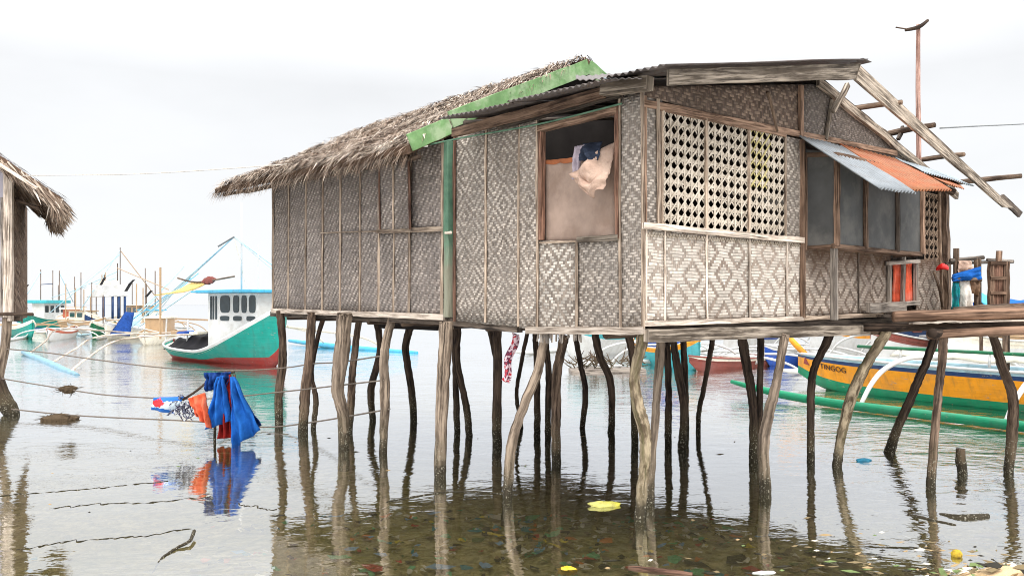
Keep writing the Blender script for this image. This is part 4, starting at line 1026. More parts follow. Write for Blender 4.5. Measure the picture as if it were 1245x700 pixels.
# roof slope descending towards the water
rA, rB = H(0, 189, -.45), H(75, 241, -.45)            # front rake
dn = (rB - rA).normalized(); up0 = rA - dn * 3.2
back_ = Vector((-2.2, 3.8, 0)); nr = dn.cross(back_).normalized(); nr = nr if nr.z > 0 else -nr
m = MB()
c8 = [up0, rB, rB + back_, up0 + back_]; c8 = c8 + [p - nr * .06 for p in c8]; i = m.pts(c8); q4 = [(0, 0), (1, 0), (1, 1), (0, 1)]
for f in ((0, 1, 2, 3), (7, 6, 5, 4), (0, 4, 5, 1), (1, 5, 6, 2), (2, 6, 7, 3), (3, 7, 4, 0)): m.face([i[k] for k in f], q4)
rl = up0 + Vector((-3, 0, -2.2)); c8 = [up0, up0 + back_, rl + back_, rl]; m.poly(c8, q4)
tr = m.build('thatch_roof', M['thatch_base'], hut)
m = MB()
for k in range(7600):
    f = random.random(); b = random.random(); r_ = random.random()
    if r_ < .34: p = up0.lerp(rB, f) + back_ * b + nr * random.uniform(0, .06); d = dn + back_.normalized() * random.gauss(0, .3)
    elif r_ < .6: p = up0.lerp(rB, f) + back_ * random.uniform(0, .03) - nr * random.uniform(0, .14); d = dn + Vector((0, -random.uniform(0, .4), -random.uniform(0, .5)))
    elif r_ < .8: p = rB - dn * random.uniform(0, .15) + back_ * b - nr * random.uniform(0, .12); d = dn * random.uniform(.1, .9) + Vector((random.gauss(0, .12), random.gauss(0, .2), -random.uniform(.1, .6)))
    else: p = up0.lerp(rB, f) + back_ * b - nr * random.uniform(.06, .12); d = dn + back_.normalized() * random.gauss(0, .4) - nr * random.uniform(0, .3)
    blade(p, d.normalized(), random.uniform(.15, .42), random.uniform(.009, .02), nr if r_ < .34 else Vector((0, -1, .2)), min(1, max(0, random.gauss(.42, .25))), random.uniform(0, .05))
m.build('straw', M['thatch'], tr)
m = MB(); m.board(H(-30, 181, -.6), H(45, 229, -.6), .05, .05); m.build('rafter', M['pale_wood'], hut)
m = MB(); m.board(H(8, 204, -.1), H(50, 238, -.1), .07, .05); m.build('rafter', M['grey_wood'], hut)
m = MB(); m.tube([H(14, 241, .1), H(48, 254, .1)], .035, 7, .12, sub=4); m.build('rafter', M['post_dark'], hut, True)
m = MB()
for k in range(1100):
    z = random.uniform(2.0, 4.2); y = HY + random.uniform(0, 3.5)
    p = Vector((H(16, 0).x + random.uniform(-.05, .05) - (y - HY) * .54, y, z))
    blade(p, Vector((random.uniform(0, .5), random.uniform(-.6, .3), -1)).normalized(), random.uniform(.1, .24), .014, Vector((1, 0, 0)), random.uniform(0, .4), .0)
m.build('wall_thatch', M['thatch'], hut)
# ------------------------------------------------------------------ boats
def paint(name, c, wear=.45):
    t = NT(name); o = t.obj(); n = t.noise(o, 3, 4, .6)
    c1 = t.mix(t.rng(n, .3, .7), sc4(c, .85), sc4(c, 1.06))
    c1 = t.mix(t.rng(t.noise(o, 1.4, 5, .65), .46, .66, 0, .5), c1, sc4([x * .7 + .09 for x in c[:3]], .8))
    st = t.noise(t.scale(o, 7, 7, .7), 1.0, 4, .65)
    c1 = t.mix(t.rng(st, .52, .7, 0, .55), c1, sc4([x * .45 + .03 for x in c[:3]], 1))
    fl = t.noise(t.scale(o, 4, 4, 11), 1.0, 5, .7)
    c1 = t.mix(t.rng(fl, .64, .68, 0, .7), c1, lin(150, 140, 126))
    t.bump(t.noise(t.scale(o, 1.5, 1.5, 14), 1.0, 2), .012)
    return t.done(c1, .6, .3)
BP = {k: paint(k + ' boat paint', lin(*v)) for k, v in dict(teal=(22, 146, 132), red=(148, 50, 44), yellow=(240, 158, 24), green=(16, 140, 98), navy=(24, 58, 104), blue=(26, 78, 170), sky=(70, 168, 204), deepgreen=(20, 104, 66),
      maroon=(136, 72, 62), turquoise=(70, 176, 184), cream=(232, 224, 206), brick=(190, 96, 64), paleblue=(166, 200, 212), tan=(176, 146, 112)).items()}
BP['white'] = M['white_paint']
M['glass'] = plain('dark cabin glass', lin(44, 56, 60), .3, 4, .15, .6)
M['black_tarp'] = plain('black tarpaulin heap', lin(30, 28, 32), .4, 5, .7, .2)
class Boat:
    def __init__(s, bow, stern, label, group='outrigger boats moored around the house', cat='boat', name='outrigger_boat'):
        s.b, s.s = Vector((*bow, 0)), Vector((*stern, 0))
        s.c = (s.b + s.s) / 2; s.f = (s.b - s.s); s.L = s.f.length; s.f.normalize(); s.n = Vector((-s.f.y, s.f.x, 0))
        if s.n.y > 0: s.n = -s.n                                  # + side faces the camera
        s.root = thing(name, s.c, label, cat, group)
    def T(s, t, y, z): return s.c + s.f * (t * s.L / 2) + s.n * y + Vector((0, 0, z))
    def hull(s, B_, fb, rb, rs, bands, dr=.25, rk=.0, pw=2.6, deck=None, deckz=.12, n=28, flare=.55, bowpow=2.2):
        s.B_, s.fb, s.rb, s.rs = B_, fb, rb, rs
        s.zs = lambda t: fb + rb * max(0, t) ** bowpow + rs * max(0, -t) ** 2.2
        s.zk = lambda t: -dr + (rk + dr * .9) * max(0, t) ** 7 + dr * .6 * max(0, -t) ** 5
        s.hb = lambda t: max(.02, B_ * (1 - abs(t) ** (pw if t > 0 else pw + 1.6)))
        mats = []; m = MB()
        for q0, q1, mt in bands:
            if mt not in mats: mats.append(mt)
        def pt(t, q, sd):
            q = q(t) if callable(q) else q
            return s.T(t + .0, sd * s.hb(t) * q ** flare, s.zk(t) + (s.zs(t) - s.zk(t)) * q)
        ev = lambda q, t: q(t) if callable(q) else q
        qs = [((lambda t, q0=q0, q1=q1, k=k: ev(q0, t) + (ev(q1, t) - ev(q0, t)) * k / 3), mt) for q0, q1, mt in bands for k in range(3)] + [(1, None)]
        for sd in (1, -1):
            rows = [[m.pts([pt(-1 + 2 * i / n, q, sd)])[0] for i in range(n + 1)] for q, _ in qs]
            for j in range(len(qs) - 1):
                for i in range(n):
                    f = (rows[j][i], rows[j][i + 1], rows[j + 1][i + 1], rows[j + 1][i])
                    m.face(f if sd < 0 else f[::-1], [(i, j)] * 4, mats.index(qs[j][1]))
        for e in (-1,):                                             # transom
            ps = [pt(e, q / 6, 1) for q in range(7)] + [pt(e, q / 6, -1) for q in range(6, 0, -1)]
            m.poly(ps, [(0, 0)] * len(ps), 0)
        h_ = m.build('hull', mats, s.root, True, solid=.03, offset=-1)
        m = MB(); m.grid(lambda a, b: s.T(-1 + 2 * a, (b * 2 - 1) * s.hb(-1 + 2 * a) * .97, s.zs(-1 + 2 * a) - deckz), n, 2)
        m.build('deck', deck or BP['cream'], s.root)
        for sd in (1, -1):
            m = MB(); m.tube([pt(-1 + 2 * i / n, 1, sd) for i in range(n + 1)], .028, 6); m.build('gunwale', BP['white'] if deck is None else deck, s.root, True)
        return h_
    def float_(s, y, z, t0, t1, r, mat, up=.1, wob=.0):
        m = MB(); ps = [s.T(t0 + (t1 - t0) * i / 8, y, z + up * (max(0, abs(i - 4) - 2) / 2) ** 2) for i in range(9)]
        m.tube(ps, [r * .5] + [r] * 7 + [r * .5], 9, .03, sub=3); return m.build('outrigger_float', mat, s.root, True)
    def arm(s, t, y0, y1, z0, z1, r, mat, both=False):
        m = MB(); sg = 1 if y1 > 0 else -1; a = abs(y1)
        m.tube([s.T(t, y0, z0), s.T(t, sg * a * .45, z0 + .04), s.T(t, sg * a * .72, z0 - (z0 - z1) * .15), s.T(t, sg * a * .88, z0 - (z0 - z1) * .5), s.T(t, sg * a, z1)], [r, r, r, r * .9, r * .8], 7, .05, sub=5)
        return m.build('outrigger_arm', mat, s.root, True)
    def pole(s, name, ps, r, mat, sub=1): 
        m = MB(); m.tube([s.T(*p) for p in ps], r, 6, sub=sub); return m.build(name, mat, s.root, True)
    def cabin(s, t0, t1, w, z0, z1, mat, roof, windows=3, rth=.07, over=.12, glass=None, wh=(.45, .85), tp=.85):
        m = MB(); c = [(t0, -w), (t1, -w * tp), (t1, w * tp), (t0, w)]
        z0f = z0[1] if isinstance(z0, tuple) else z0; z0 = z0[0] if isinstance(z0, tuple) else z0
        lo = [s.T(t, y, z0 if t == t0 else z0f) for t, y in c]; hi = [s.T(t, y, z1) for t, y in c]; i = m.pts(lo + hi); q = [(0, 0), (1, 0), (1, 1), (0, 1)]
        for k in range(4): m.face((i[k], i[(k + 1) % 4], i[4 + (k + 1) % 4], i[4 + k]), q)
        m.face(i[4:], q)
        cb = m.build('cabin', mat, s.root, bevel=.02)
        gl = glass or M['glass']
        for k in range(windows):
            a0 = t0 + (t1 - t0) * (k + .18) / windows; a1 = t0 + (t1 - t0) * (k + .82) / windows
            za, zb2 = z0 + (z1 - z0) * wh[0], z0 + (z1 - z0) * wh[1]; m = MB()
            wy = lambda t: w + (w * tp - w) * (t - t0) / (t1 - t0) + .012
            ps = []
            for (ca, cz) in ((1, 1), (-1, 1), (-1, -1), (1, -1)):
                for da in (0, .5, 1):
                    an_ = {(1, 1): 0, (-1, 1): 90, (-1, -1): 180, (1, -1): 270}[(ca, cz)] + da * 90
                    rr = .3
                    ta = (a0 + a1) / 2 + (a1 - a0) / 2 * (ca * (1 - rr) + rr * math.cos(R(an_))); zz = (za + zb2) / 2 + (zb2 - za) / 2 * (cz * (1 - rr * .6) + rr * .6 * math.sin(R(an_)))
                    ps.append(s.T(ta, wy(ta), zz))
            m.poly(ps, [(0, 0)] * len(ps)); m.build('window', gl, cb, solid=.02)
        m = MB(); e = over / s.L * 2
        m.board(s.T(t0 - e, 0, z1 + rth / 2), s.T(t1 + e, 0, z1 + rth / 2), rth, w * 2 + over * 2, (0, 0, 1)); m.build('cabin_roof', roof, s.root, bevel=.015)
        return cb

# ---- the teal fishing boat with the wheelhouse
b = Boat((-7.35, 26.6), (-13.1, 32.0), 'teal and red wooden fishing boat with a white wheelhouse and blue roof', name='fishing_boat', group='outrigger boats moored around the house')
rq = lambda t: min(.6, max(.2, (.2 + .1 * max(0, t) - b.zk(t)) / (b.zs(t) - b.zk(t))))
b.hull(1.15, .40, 1.6, .28, [(0, rq, BP['red']), (rq, .93, BP['teal']), (.93, 1, BP['white'])], dr=.3, rk=.5, pw=3.2, bowpow=1.7, flare=.6)
cb = b.cabin(.2, .8, .98, (.4, 1.25), 2.38, M['white_paint'], BP['sky'], 0, .1, .3, tp=.5)
def winq(bt, t0, t1, z0, z1, wfn, mat, par, name='window', r_=.35):
    m = MB(); ps = []
    for k in range(16):
        an_ = 2 * math.pi * k / 16; ca, sa = math.cos(an_), math.sin(an_)
        ex = lambda c_: math.copysign(abs(c_) ** .5, c_)
        t = (t0 + t1) / 2 + (t1 - t0) / 2 * ex(ca); z = (z0 + z1) / 2 + (z1 - z0) / 2 * ex(sa); ps.append(bt.T(t, wfn(t), z))
    m.poly(ps, [(0, 0)] * 16); return m.build(name, mat, par, solid=.02)
wf_ = lambda t: .98 + (.98 * .5 - .98) * (t - .2) / .6 + .012
for k, (t0, t1) in enumerate(((.36, .48), (.52, .59), (.62, .68), (.71, .785))): winq(b, t0, t1, 1.72, 2.3, wf_, M['glass'], cb)
for t0, t1 in ((.36, .47), (.52, .62), (.68, .78)): winq(b, t0, t1, 1.46, 1.62, wf_, M['glass'], cb, 'vent')
for y0, y1 in ((-.6, -.35), (-.2, .05), (.2, .45), (.6, .8)):
    m = MB(); m.poly([b.T(.196, y0, 1.5), b.T(.196, y1, 1.5), b.T(.196, y1, 2.25), b.T(.196, y0, 2.25)], [(0, 0)] * 4); m.build('window', M['glass'], cb, solid=.02)
for t0 in (.235, .265, .3):
    m = MB(); m.poly([b.T(t0, wf_(t0), 1.5), b.T(t0 + .018, wf_(t0 + .018), 1.5), b.T(t0 + .018, wf_(t0 + .018), 2.28), b.T(t0, wf_(t0), 2.28)], [(0, 0)] * 4); m.build('window', M['glass'], cb, solid=.02)
m = MB(); m.board(b.T(-.05, 0, 2.43), b.T(.25, 0, 2.45), .05, 2.2); m.build('awning', BP['sky'], b.root)
m = MB(); m.board(b.T(-.95, .0, 1.45), b.T(.2, 0, 1.42), .06, .08); m.build('boom', BP['tan'], b.root)
for t in (-.9, -.45, 0.05):
    m = MB(); m.tube([b.T(t, .5, .3), b.T(t, .45, 1.45)], .03, 6); m.build('stanchion', BP['white'], b.root)
m = MB()
m.grid(lambda a, c: b.T(-.8 + .92 * a, .75 - 1.5 * c, .32 + .75 * math.sin(math.pi * min(1, c * 1.02)) * (.5 + .5 * math.sin(math.pi * a)) * (.8 + .5 * mnoise.noise(Vector((a * 6, c * 4, 0))))), 28, 14)
tag(m.build('tarpaulin', M['black_tarp'], b.root, True, solid=.02), 'heaped black tarpaulin on the aft deck')
for tt, mt in ((-.55, 'blue'), (-.3, 'cream'), (-.68, 'tan')):
    m = MB(); m.board(b.T(tt, .5, .95), b.T(tt + .16, .5, 1.0), .12, .4, (0, 0, 1), 3, .02); m.build('crate', BP[mt], b.root, bevel=.02)
# mast, boom and rigging
mt_ = b.pole('mast', [(.32, 0, 2.4), (.32, 0, 5.5)], .03, BP['white'])
top = b.c + Vector((0, 0, 0)); tp_ = P(284.5, 288, (b.T(.32, 0, 0)).y)
for tx, ty, tY, r, mm in ((182, 382, 32, .03, 'paleblue'), (160, 398, 32.5, .03, 'paleblue'), (196, 368, 31.8, .02, 'paleblue'), (331, 322, 28, .03, 'paleblue'), (352, 345, 27, .02, 'paleblue'), (300, 350, 28.5, .02, 'cream')):
    m = MB(); m.tube([tp_, P(tx, ty, tY)], r * .7, 5); m.build('rigging', BP[mm], b.root)
m = MB(); m.tube([tp_ + Vector((-.55, 0, -.33)), tp_, tp_ + Vector((.4, 0, -.3))], .03, 6); m.build('masthead_strut', M['wire'], b.root)
m = MB(); m.tube([P(314, 297, 27.6), P(314, 352, 27.6)], .02, 5); m.build('antenna', BP['white'], b.root)
m = MB(); m.tube([P(195, 325, 31), P(195, 412, 31)], .04, 6); m.build('post', BP['tan'], b.root)
m = MB(); yq = [P(188, 359, 30.6), P(236, 342, 29.8), P(252, 344, 29.4), P(214, 355, 30.2)]
m.grid(lambda a, c: yq[0].lerp(yq[1], a).lerp(yq[3].lerp(yq[2], a), c) + Vector((0, 0, -.1 * math.sin(math.pi * a))), 10, 4)
tag(m.build('canopy', plain('yellow canopy', lin(236, 206, 130), .1, 4, .8, .2), b.root, True, solid=.05), 'furled yellow canopy')
m = MB()
m.grid(lambda a, c: P(254, 341, 29.2) + Vector((math.cos(c * 6.28) * .12 * math.sin(a * 3.14), (a - .5) * -.1, 0)) + Vector(((a - .5) * .6, 0, (a - .5) * .1 + math.sin(c * 6.28) * .13 * math.sin(a * 3.14) * (1 + .3 * math.sin(a * 30)))), 14, 10)
m.build('cloth_roll', BP['maroon'], b.root, True)
m = MB(); m.tube([P(216, 338, 30), P(240, 343, 29.6), P(285, 336, 28.6)], .03, 6, sub=4); m.build('boom', M['post_brown'], b.root)
fl_ = lambda ps, r, mat: (lambda m: (m.tube(ps, [r * .6] + [r] * (len(ps) - 2) + [r * .6], 9, .04, sub=4), m.build('outrigger_float', mat, b.root, True)))(MB())
fl_([P(28, 428, 33), P(50, 438, 29.6), P(72, 448, 26), P(94, 457, 23.4)], .13, paint('weathered blue float', lin(120, 160, 178), .5))
fl_([P(352, 414, 42), P(400, 420, 38), P(450, 425, 36), P(507, 429, 34)], .13, BP['sky'])
for pts in (([P(33, 432, 32.3), P(55, 415, 34), P(78, 400, 37), P(205, 408, 33)]), ([P(60, 443, 27.6), P(90, 425, 29.5), P(125, 408, 31.5), P(230, 404, 31)]), ([P(86, 452, 24.2), P(105, 436, 26), P(150, 412, 29), P(245, 406, 30)])):
    m = MB(); m.tube(pts, .032, 7, .06, sub=5); m.build('outrigger_arm', M['pale_wood'], b.root, True)
for pts in (([P(395, 418, 38.5), P(380, 405, 37), P(345, 396, 31)]), ([P(470, 426, 35.3), P(440, 410, 34), P(350, 397, 28)])):
    m = MB(); m.tube(pts, .045, 7, .06, sub=5); m.build('outrigger_arm', BP['cream'], b.root, True)

# ---- the yellow outrigger boat
yb_ = Boat((7.0, 20.2), (13.2, 9.5), 'yellow and green outrigger boat behind the boardwalk posts, with white curved arms')
yb_.hull(.62, .76, .06, .2, [(0, .38, BP['green']), (.38, .83, BP['yellow']), (.83, .92, BP['navy']), (.92, 1, BP['paleblue'])], dr=.2, rk=.35, pw=3.4, deck=BP['white'], deckz=.06, flare=.42, bowpow=3)
m = MB(); m.tube([yb_.T(-1 + 2 * i / 12, .5, 1.08) for i in range(3, 11)], .035, 7); m.build('rail', BP['deepgreen'], yb_.root, True)
for t in (-.4, -.1, .2, .5): yb_.pole('rail_post', [(t, .5, .8), (t, .5, 1.08)], .025, BP['white'])
for sd in (1, -1):
    yb_.float_(2.85 * sd, .1, -.9, .9, .085, BP['green'], .2)
    for t in (.37, -.06, -.5): yb_.arm(t, 0, 2.85 * sd, .92, .12, .05, M['white_paint'])
m = MB(); m.grid(lambda a, c: yb_.T(.55 - .9 * a, .42 - .84 * c, .9 + .14 * math.sin(math.pi * c) + .03 * math.sin(a * 30)), 24, 6); m.build('deck_cover', BP['cream'], yb_.root, True, solid=.02)
m = MB(); m.tube([yb_.T(.97, .0, .8), yb_.T(1.03, 0, 1.1), yb_.T(1.1, 0, 1.5)], [.08, .07, .05], 7); m.build('bow_post', BP['yellow'], yb_.root, True)
m = MB(); yp = lambda t, q: yb_.T(t, (yb_.hb(t)) * q ** .42 + .012, yb_.zk(t) + (yb_.zs(t) - yb_.zk(t)) * q)
m.poly([yp(.965, .6), yp(.93, .62), yp(.955, .88)], [(0, 0)] * 3); m.build('painted_flash', BP['red'], yb_.root, solid=.006)
# name painted on the bow
cu = bpy.data.curves.new('boat_name', 'FONT'); cu.body = 'TINGOG'; cu.size = .17; cu.extrude = .004; cu.align_x = 'CENTER'
tmp = bpy.data.objects.new('boat_name_curve', cu); COL.objects.link(tmp)
dg = bpy.context.evaluated_depsgraph_get(); me0 = bpy.data.meshes.new_from_object(tmp.evaluated_get(dg)); bpy.data.objects.remove(tmp)
m = MB(); base = len(m.v)
t_mid = .80
for v in me0.vertices:
    t = t_mid - v.co.x * 1.25 / (yb_.L / 2); qz = .64 + v.co.y / (yb_.zs(t) - yb_.zk(t))
    p = yp(t, max(.05, qz)) + yb_.n * (.004 + v.co.z); m.v.append(p)
for pl_ in me0.polygons: m.face(tuple(pl_.vertices), [(0, 0)] * len(pl_.vertices))
m.build('lettering', plain('dark lettering paint', lin(60, 40, 30), .1, 4, .6, .3), yb_.root)

# ---- simple outrigger boats further off
def banca(bow, stern, label, hullc, stripe, B_=.5, fb=.6, rb=.5, rs=.3, cab=None, arms=(.4, -.3), lat=2.6, armc='white', floatc='white', mast=None, rig=(), deck=None, bottom=None, floats=(1, -1)):
    bt = Boat((P(bow[0], 0, bow[1]).x, bow[1]), (P(stern[0], 0, stern[1]).x, stern[1]), label)
    bt.hull(B_, fb, rb, rs, [(0, .3, BP[bottom or hullc]), (.3, .82, BP[hullc]), (.82, 1, BP[stripe])], dr=.2, rk=.3, deck=BP[deck] if deck else None, n=18)
    for sd in floats:
        if lat:
            bt.float_(lat * sd, .08, -.85, .8, .08, BP[floatc])
            for t in arms: bt.arm(t, 0, lat * sd, fb + .1, .1, .035, BP[armc])
    if cab: bt.cabin(*cab)
    if mast:
        for (t, h0, h1) in mast: bt.pole('mast', [(t, 0, h0), (t, 0, h1)], .032, M['post_brown'])
    for p0, p1, c_ in rig: bt.pole('rigging', [p0, p1], .03, BP[c_])
    return bt
wh = M['white_paint']
bt = banca((20, 64), (86, 70), 'distant teal boat with a turquoise cabin roof and three bare masts', 'teal', 'teal', .8, .8, .9, .4, (-.5, .25, .65, .75, 2.1, wh, BP['turquoise'], 4, .25, .3), lat=0, mast=((.15, 1, 4.8), (-.3, 1, 4.8), (-.55, 1, 4.8)), rig=(((.15, 0, 3.6), (-.3, 0, 3.7), 'navy'), ((-.55, 0, 4.6), (-1.1, 0, 2.2), 'paleblue'), ((.15, 0, 4.6), (.9, 0, 1.8), 'paleblue')), bottom='blue')
m = MB(); m.grid(lambda a, c: P(15 + a * 9, 369 + a * 2 + c * (15 + a * 2), 63) + Vector((c * .45, 0, 0)), 4, 4); m.build('bow_board', BP['teal'], bt.root, solid=.12)
bt = banca((100, 64), (76, 66), 'distant small boat with a brick orange awning between two larger boats', 'tan', 'cream', .9, .9, .5, .3, (-.3, .4, .5, .9, 1.6, BP['brick'], BP['cream'], 0, .15, .2), lat=0)
bt = banca((103, 60), (152, 63), 'distant boat carrying a tall white canopy on dark posts', 'navy', 'cream', 1.0, .9, .6, .3, None, lat=0, mast=((.05, 1, 4.2), (-.75, 1, 6.3)), rig=(((-.75, 0, 6.1), (-3.0, 0, 2.0), 'tan'), ((-.75, 0, 6.1), (1.2, 0, 1.6), 'paleblue'), ((-.75, 0, 5.8), (2.6, 0, 1.4), 'paleblue')))
for t in (.45, .0, -.3, -.62): bt.pole('canopy_post', [(t, .8, .9), (t, .8, 2.6)], .09, BP['navy'])
m = MB(); m.board(bt.T(.55, 0, 3.0), bt.T(-.75, 0, 3.05), .9, 1.8, (0, 0, 1), 4, .02); m.build('canopy', wh, bt.root, bevel=.05)
m = MB(); m.board(bt.T(.25, .2, 3.6), bt.T(-.4, .2, 3.6), .3, 1.0); m.build('canopy_box', BP['cream'], bt.root, bevel=.05)
bt = banca((128, 46), (186, 52), 'boat with a steep dark blue tarpaulin over its bow beyond the floats', 'cream', 'white', .9, .6, .4, .3, None, lat=0, rig=(((0, .2, 1.0), (-2.6, 0, 4.6), 'paleblue'), ((.2, .2, 1.0), (-2.2, 0, 4.0), 'paleblue'), ((-.2, .2, 1.0), (-3.2, .3, 4.2), 'sky')))
q = [P(153, 379, 47.5), P(163, 380, 48), P(158, 408, 46), P(134, 406, 46)]
m = MB(); m.grid(lambda a, c: q[0].lerp(q[1], a).lerp(q[3].lerp(q[2], a), c) + Vector((0, -.3 * math.sin(math.pi * a), 0)), 6, 6); m.build('tarpaulin', M['tarp_dark'], bt.root, True, solid=.06)
q = [P(161, 380, 48.6), P(172, 380, 49), P(170, 396, 48.5), P(160, 396, 48)]
m = MB(); m.grid(lambda a, c: q[0].lerp(q[1], a).lerp(q[3].lerp(q[2], a), c), 3, 3); m.build('side_sheet', BP['paleblue'], bt.root, solid=.05)
banca((176, 40), (206, 44), 'cream open boat heaped with gear behind the fishing boat stern', 'cream', 'tan', .8, .5, .3, .3, (-.6, .3, .5, .5, 1.3, BP['tan'], BP['cream'], 0, .1, .1), lat=0)
banca((58, 44), (92, 52), 'low white outrigger boat resting beyond the paired floats', 'white', 'brick', .5, .45, .3, .2, None, lat=2.2)
banca((40, 48), (10, 56), 'teal hulled outrigger boat half hidden by the cropped hut posts', 'teal', 'cream', .6, .6, .5, .3, None, lat=3.2, armc='tan', floatc='paleblue', mast=((.2, .6, 3.2),))
banca((128, 58), (84, 64), 'distant white outrigger boat with bare tan framing over its deck', 'white', 'tan', .7, .7, .4, .3, (-.6, .2, .5, .7, 1.5, BP['cream'], BP['tan'], 2, .06, .1), lat=3.4, armc='tan', floatc='cream', mast=((.3, .7, 3.6), (-.3, .7, 4.4)))
banca((204, 52), (168, 58), 'distant blue hulled outrigger boat behind the fishing boat boom', 'blue', 'white', .6, .7, .4, .3, (-.5, .3, .5, .7, 1.6, BP['cream'], BP['sky'], 3, .07, .1), lat=3.2, armc='tan', floatc='paleblue', mast=((.2, .7, 4.2), (-.4, .7, 3.4)))
banca((118, 72), (60, 78), 'tiny distant navy hulled boat with a grey awning among the masts', 'navy', 'cream', .7, .7, .5, .3, (-.5, .3, .5, .8, 1.7, BP['paleblue'], BP['tan'], 3, .07, .1), lat=3.0, armc='tan', floatc='paleblue', mast=((.1, .8, 4.5), (-.6, .8, 3.8)))
banca((196, 66), (150, 72), 'tiny distant white boat with a brown cabin near the yellow canopy', 'white', 'sky', .7, .7, .5, .3, (-.5, .4, .5, .8, 1.9, BP['tan'], BP['cream'], 3, .07, .1), lat=3.0, armc='tan', floatc='white', mast=((.2, .8, 5.0), (-.5, .8, 4.0)))
banca((112, 50), (140, 56), 'small dark green boat beside the blue tarpaulin bow', 'deepgreen', 'cream', .6, .6, .4, .3, None, lat=2.4, armc='tan', floatc='cream', mast=((.1, .6, 2.6),))
# flags, thin poles and stays of the far boats
def stay(par, p0, p1, r, mat, name='rigging'):
    m = MB(); m.tube([P(*p0), P(*p1)], r, 5); m.build(name, mat, par)
far = bt.root
for p0, p1, r, k in (((143, 326, 62), (205, 352, 50), .03, 'tan'), ((143, 330, 62), (88, 354, 62), .03, 'paleblue'), ((141, 338, 62), (62, 362, 62), .025, 'paleblue'), ((168, 398, 48), (246, 345, 44), .03, 'paleblue'), ((150, 396, 48), (232, 338, 44), .025, 'sky'), ((172, 404, 47), (214, 352, 44), .02, 'paleblue'), ((195, 331, 44), (195, 352, 44), .02, 'tan')):
    stay(far, p0, p1, r, BP[k])
for x, y0, y1, Y_ in ((117, 352, 382, 61), (124, 334, 352, 61), (128, 331, 350, 61), (143, 320, 390, 62), (102, 352, 385, 62), (110, 350, 384, 62), (174, 350, 392, 50), (166, 345, 380, 50), (80, 345, 388, 58), (92, 350, 386, 60)):
    stay(far, (x, y0, Y_), (x, y1, Y_), .035, M['post_brown'] if int(x) % 2 else BP['tan'], 'pole')
for x, y, Y_, w, h_ in ((156, 349, 50, .2, .5), (160, 343, 50, .16, .3), (181, 357, 45, .15, .35), (125, 342, 60, .2, .55), (31, 350, 50, .16, .4)):
    m = MB(); p = P(x, y, Y_); m.grid(lambda a, c: p + Vector(((a - .5) * w + (c - .5) * -.3, .04 * math.sin(a * 6), (.5 - c) * h_)), 4, 4); m.build('flag', M['black'], far, True, solid=.01)
# between the stilts
banca((690, 30), (775, 36), 'white outrigger boat with a red cabin window band behind the stilts', 'white', 'turquoise', .7, .8, .5, .3, (-.5, .35, .55, .8, 1.7, wh, BP['turquoise'], 3, .08, .2, BP['red']), lat=2.6, mast=((.0, 1, 2.4),))
banca((850, 25), (772, 29), 'multicoloured outrigger boat with turquoise hull and yellow stripe behind the stilts', 'turquoise', 'yellow', .5, .6, .4, .3, (-.5, .2, .4, .6, 1.3, BP['blue'], BP['cream'], 2, .06, .15), lat=2.4)
banca((838, 24.5), (985, 29), 'long maroon outrigger boat beyond the pale stilts', 'maroon', 'cream', .35, .3, .18, .12, None, lat=2.6, arms=(.5, .0, -.5), deck='maroon')
banca((880, 30), (960, 36), 'white outrigger boat with a grey cabin beyond the maroon boat', 'white', 'blue', .7, .8, .5, .3, (-.6, .3, .6, .8, 1.9, BP['paleblue'], BP['cream'], 3, .08, .2), lat=2.8)
banca((930, 26.5), (1020, 31), 'royal blue outrigger boat with white arms beside the yellow bow', 'blue', 'white', .45, .42, .3, .2, None, lat=2.6, arms=(.55, .1, -.4))
banca((985, 27), (1085, 33), 'white boat with yellow rail and turquoise roof behind the yellow boat', 'white', 'yellow', .8, 1.0, .5, .3, (-.6, .4, .6, 1.0, 1.75, BP['turquoise'], BP['yellow'], 3, .08, .2, BP['cream']), lat=2.6)
banca((1060, 23), (1165, 27), 'white boat with a navy and maroon cabin behind the yellow boat', 'white', 'maroon', .8, .95, .4, .3, (-.3, .6, .6, .95, 1.5, BP['navy'], BP['cream'], 3, .07, .2, BP['maroon']), lat=2.4)
banca((1140, 22), (1290, 25), 'white boat with tan bamboo framing at the frame edge', 'white', 'cream', .8, 1.0, .4, .3, (-.5, .5, .6, 1.0, 1.5, BP['tan'], BP['white'], 3, .07, .2), lat=2.8, armc='tan', floatc='paleblue')
banca((1120, 34), (1330, 38), 'far pale outrigger boat with blue cabin behind the bamboo framed boat', 'paleblue', 'white', .9, 1.1, .5, .4, (-.6, .4, .7, 1.1, 2.1, BP['blue'], BP['cream'], 4, .07, .2), lat=2.8)
# brushwood raft
rf = thing('brushwood_raft', W(738, 452), 'brown tangle of sticks on a low raft between the stilts', 'raft')
c_ = W(738, 452)
m = MB(); m.board(c_ + Vector((-1.1, .1, .05)), c_ + Vector((1.1, .1, .05)), .12, 1.0, (0, 0, 1), 4, .02); m.build('raft_deck', M['grey_wood'], rf)
m = MB()
for k in range(70):
    p = c_ + Vector((random.uniform(-1.1, 1.1), random.uniform(-.4, .5), random.uniform(.05, .35)))
    d = Vector((random.gauss(0, 1), random.gauss(0, .5), random.uniform(-.1, 1.1))).normalized() * random.uniform(.2, .55)
    m.tube([p, p + d * .5 + Vector((0, 0, random.uniform(-.05, .05))), p + d], [.022, .018, .008], 5)
tag(m.build('brushwood', [M['post_brown']], rf), kind='stuff')

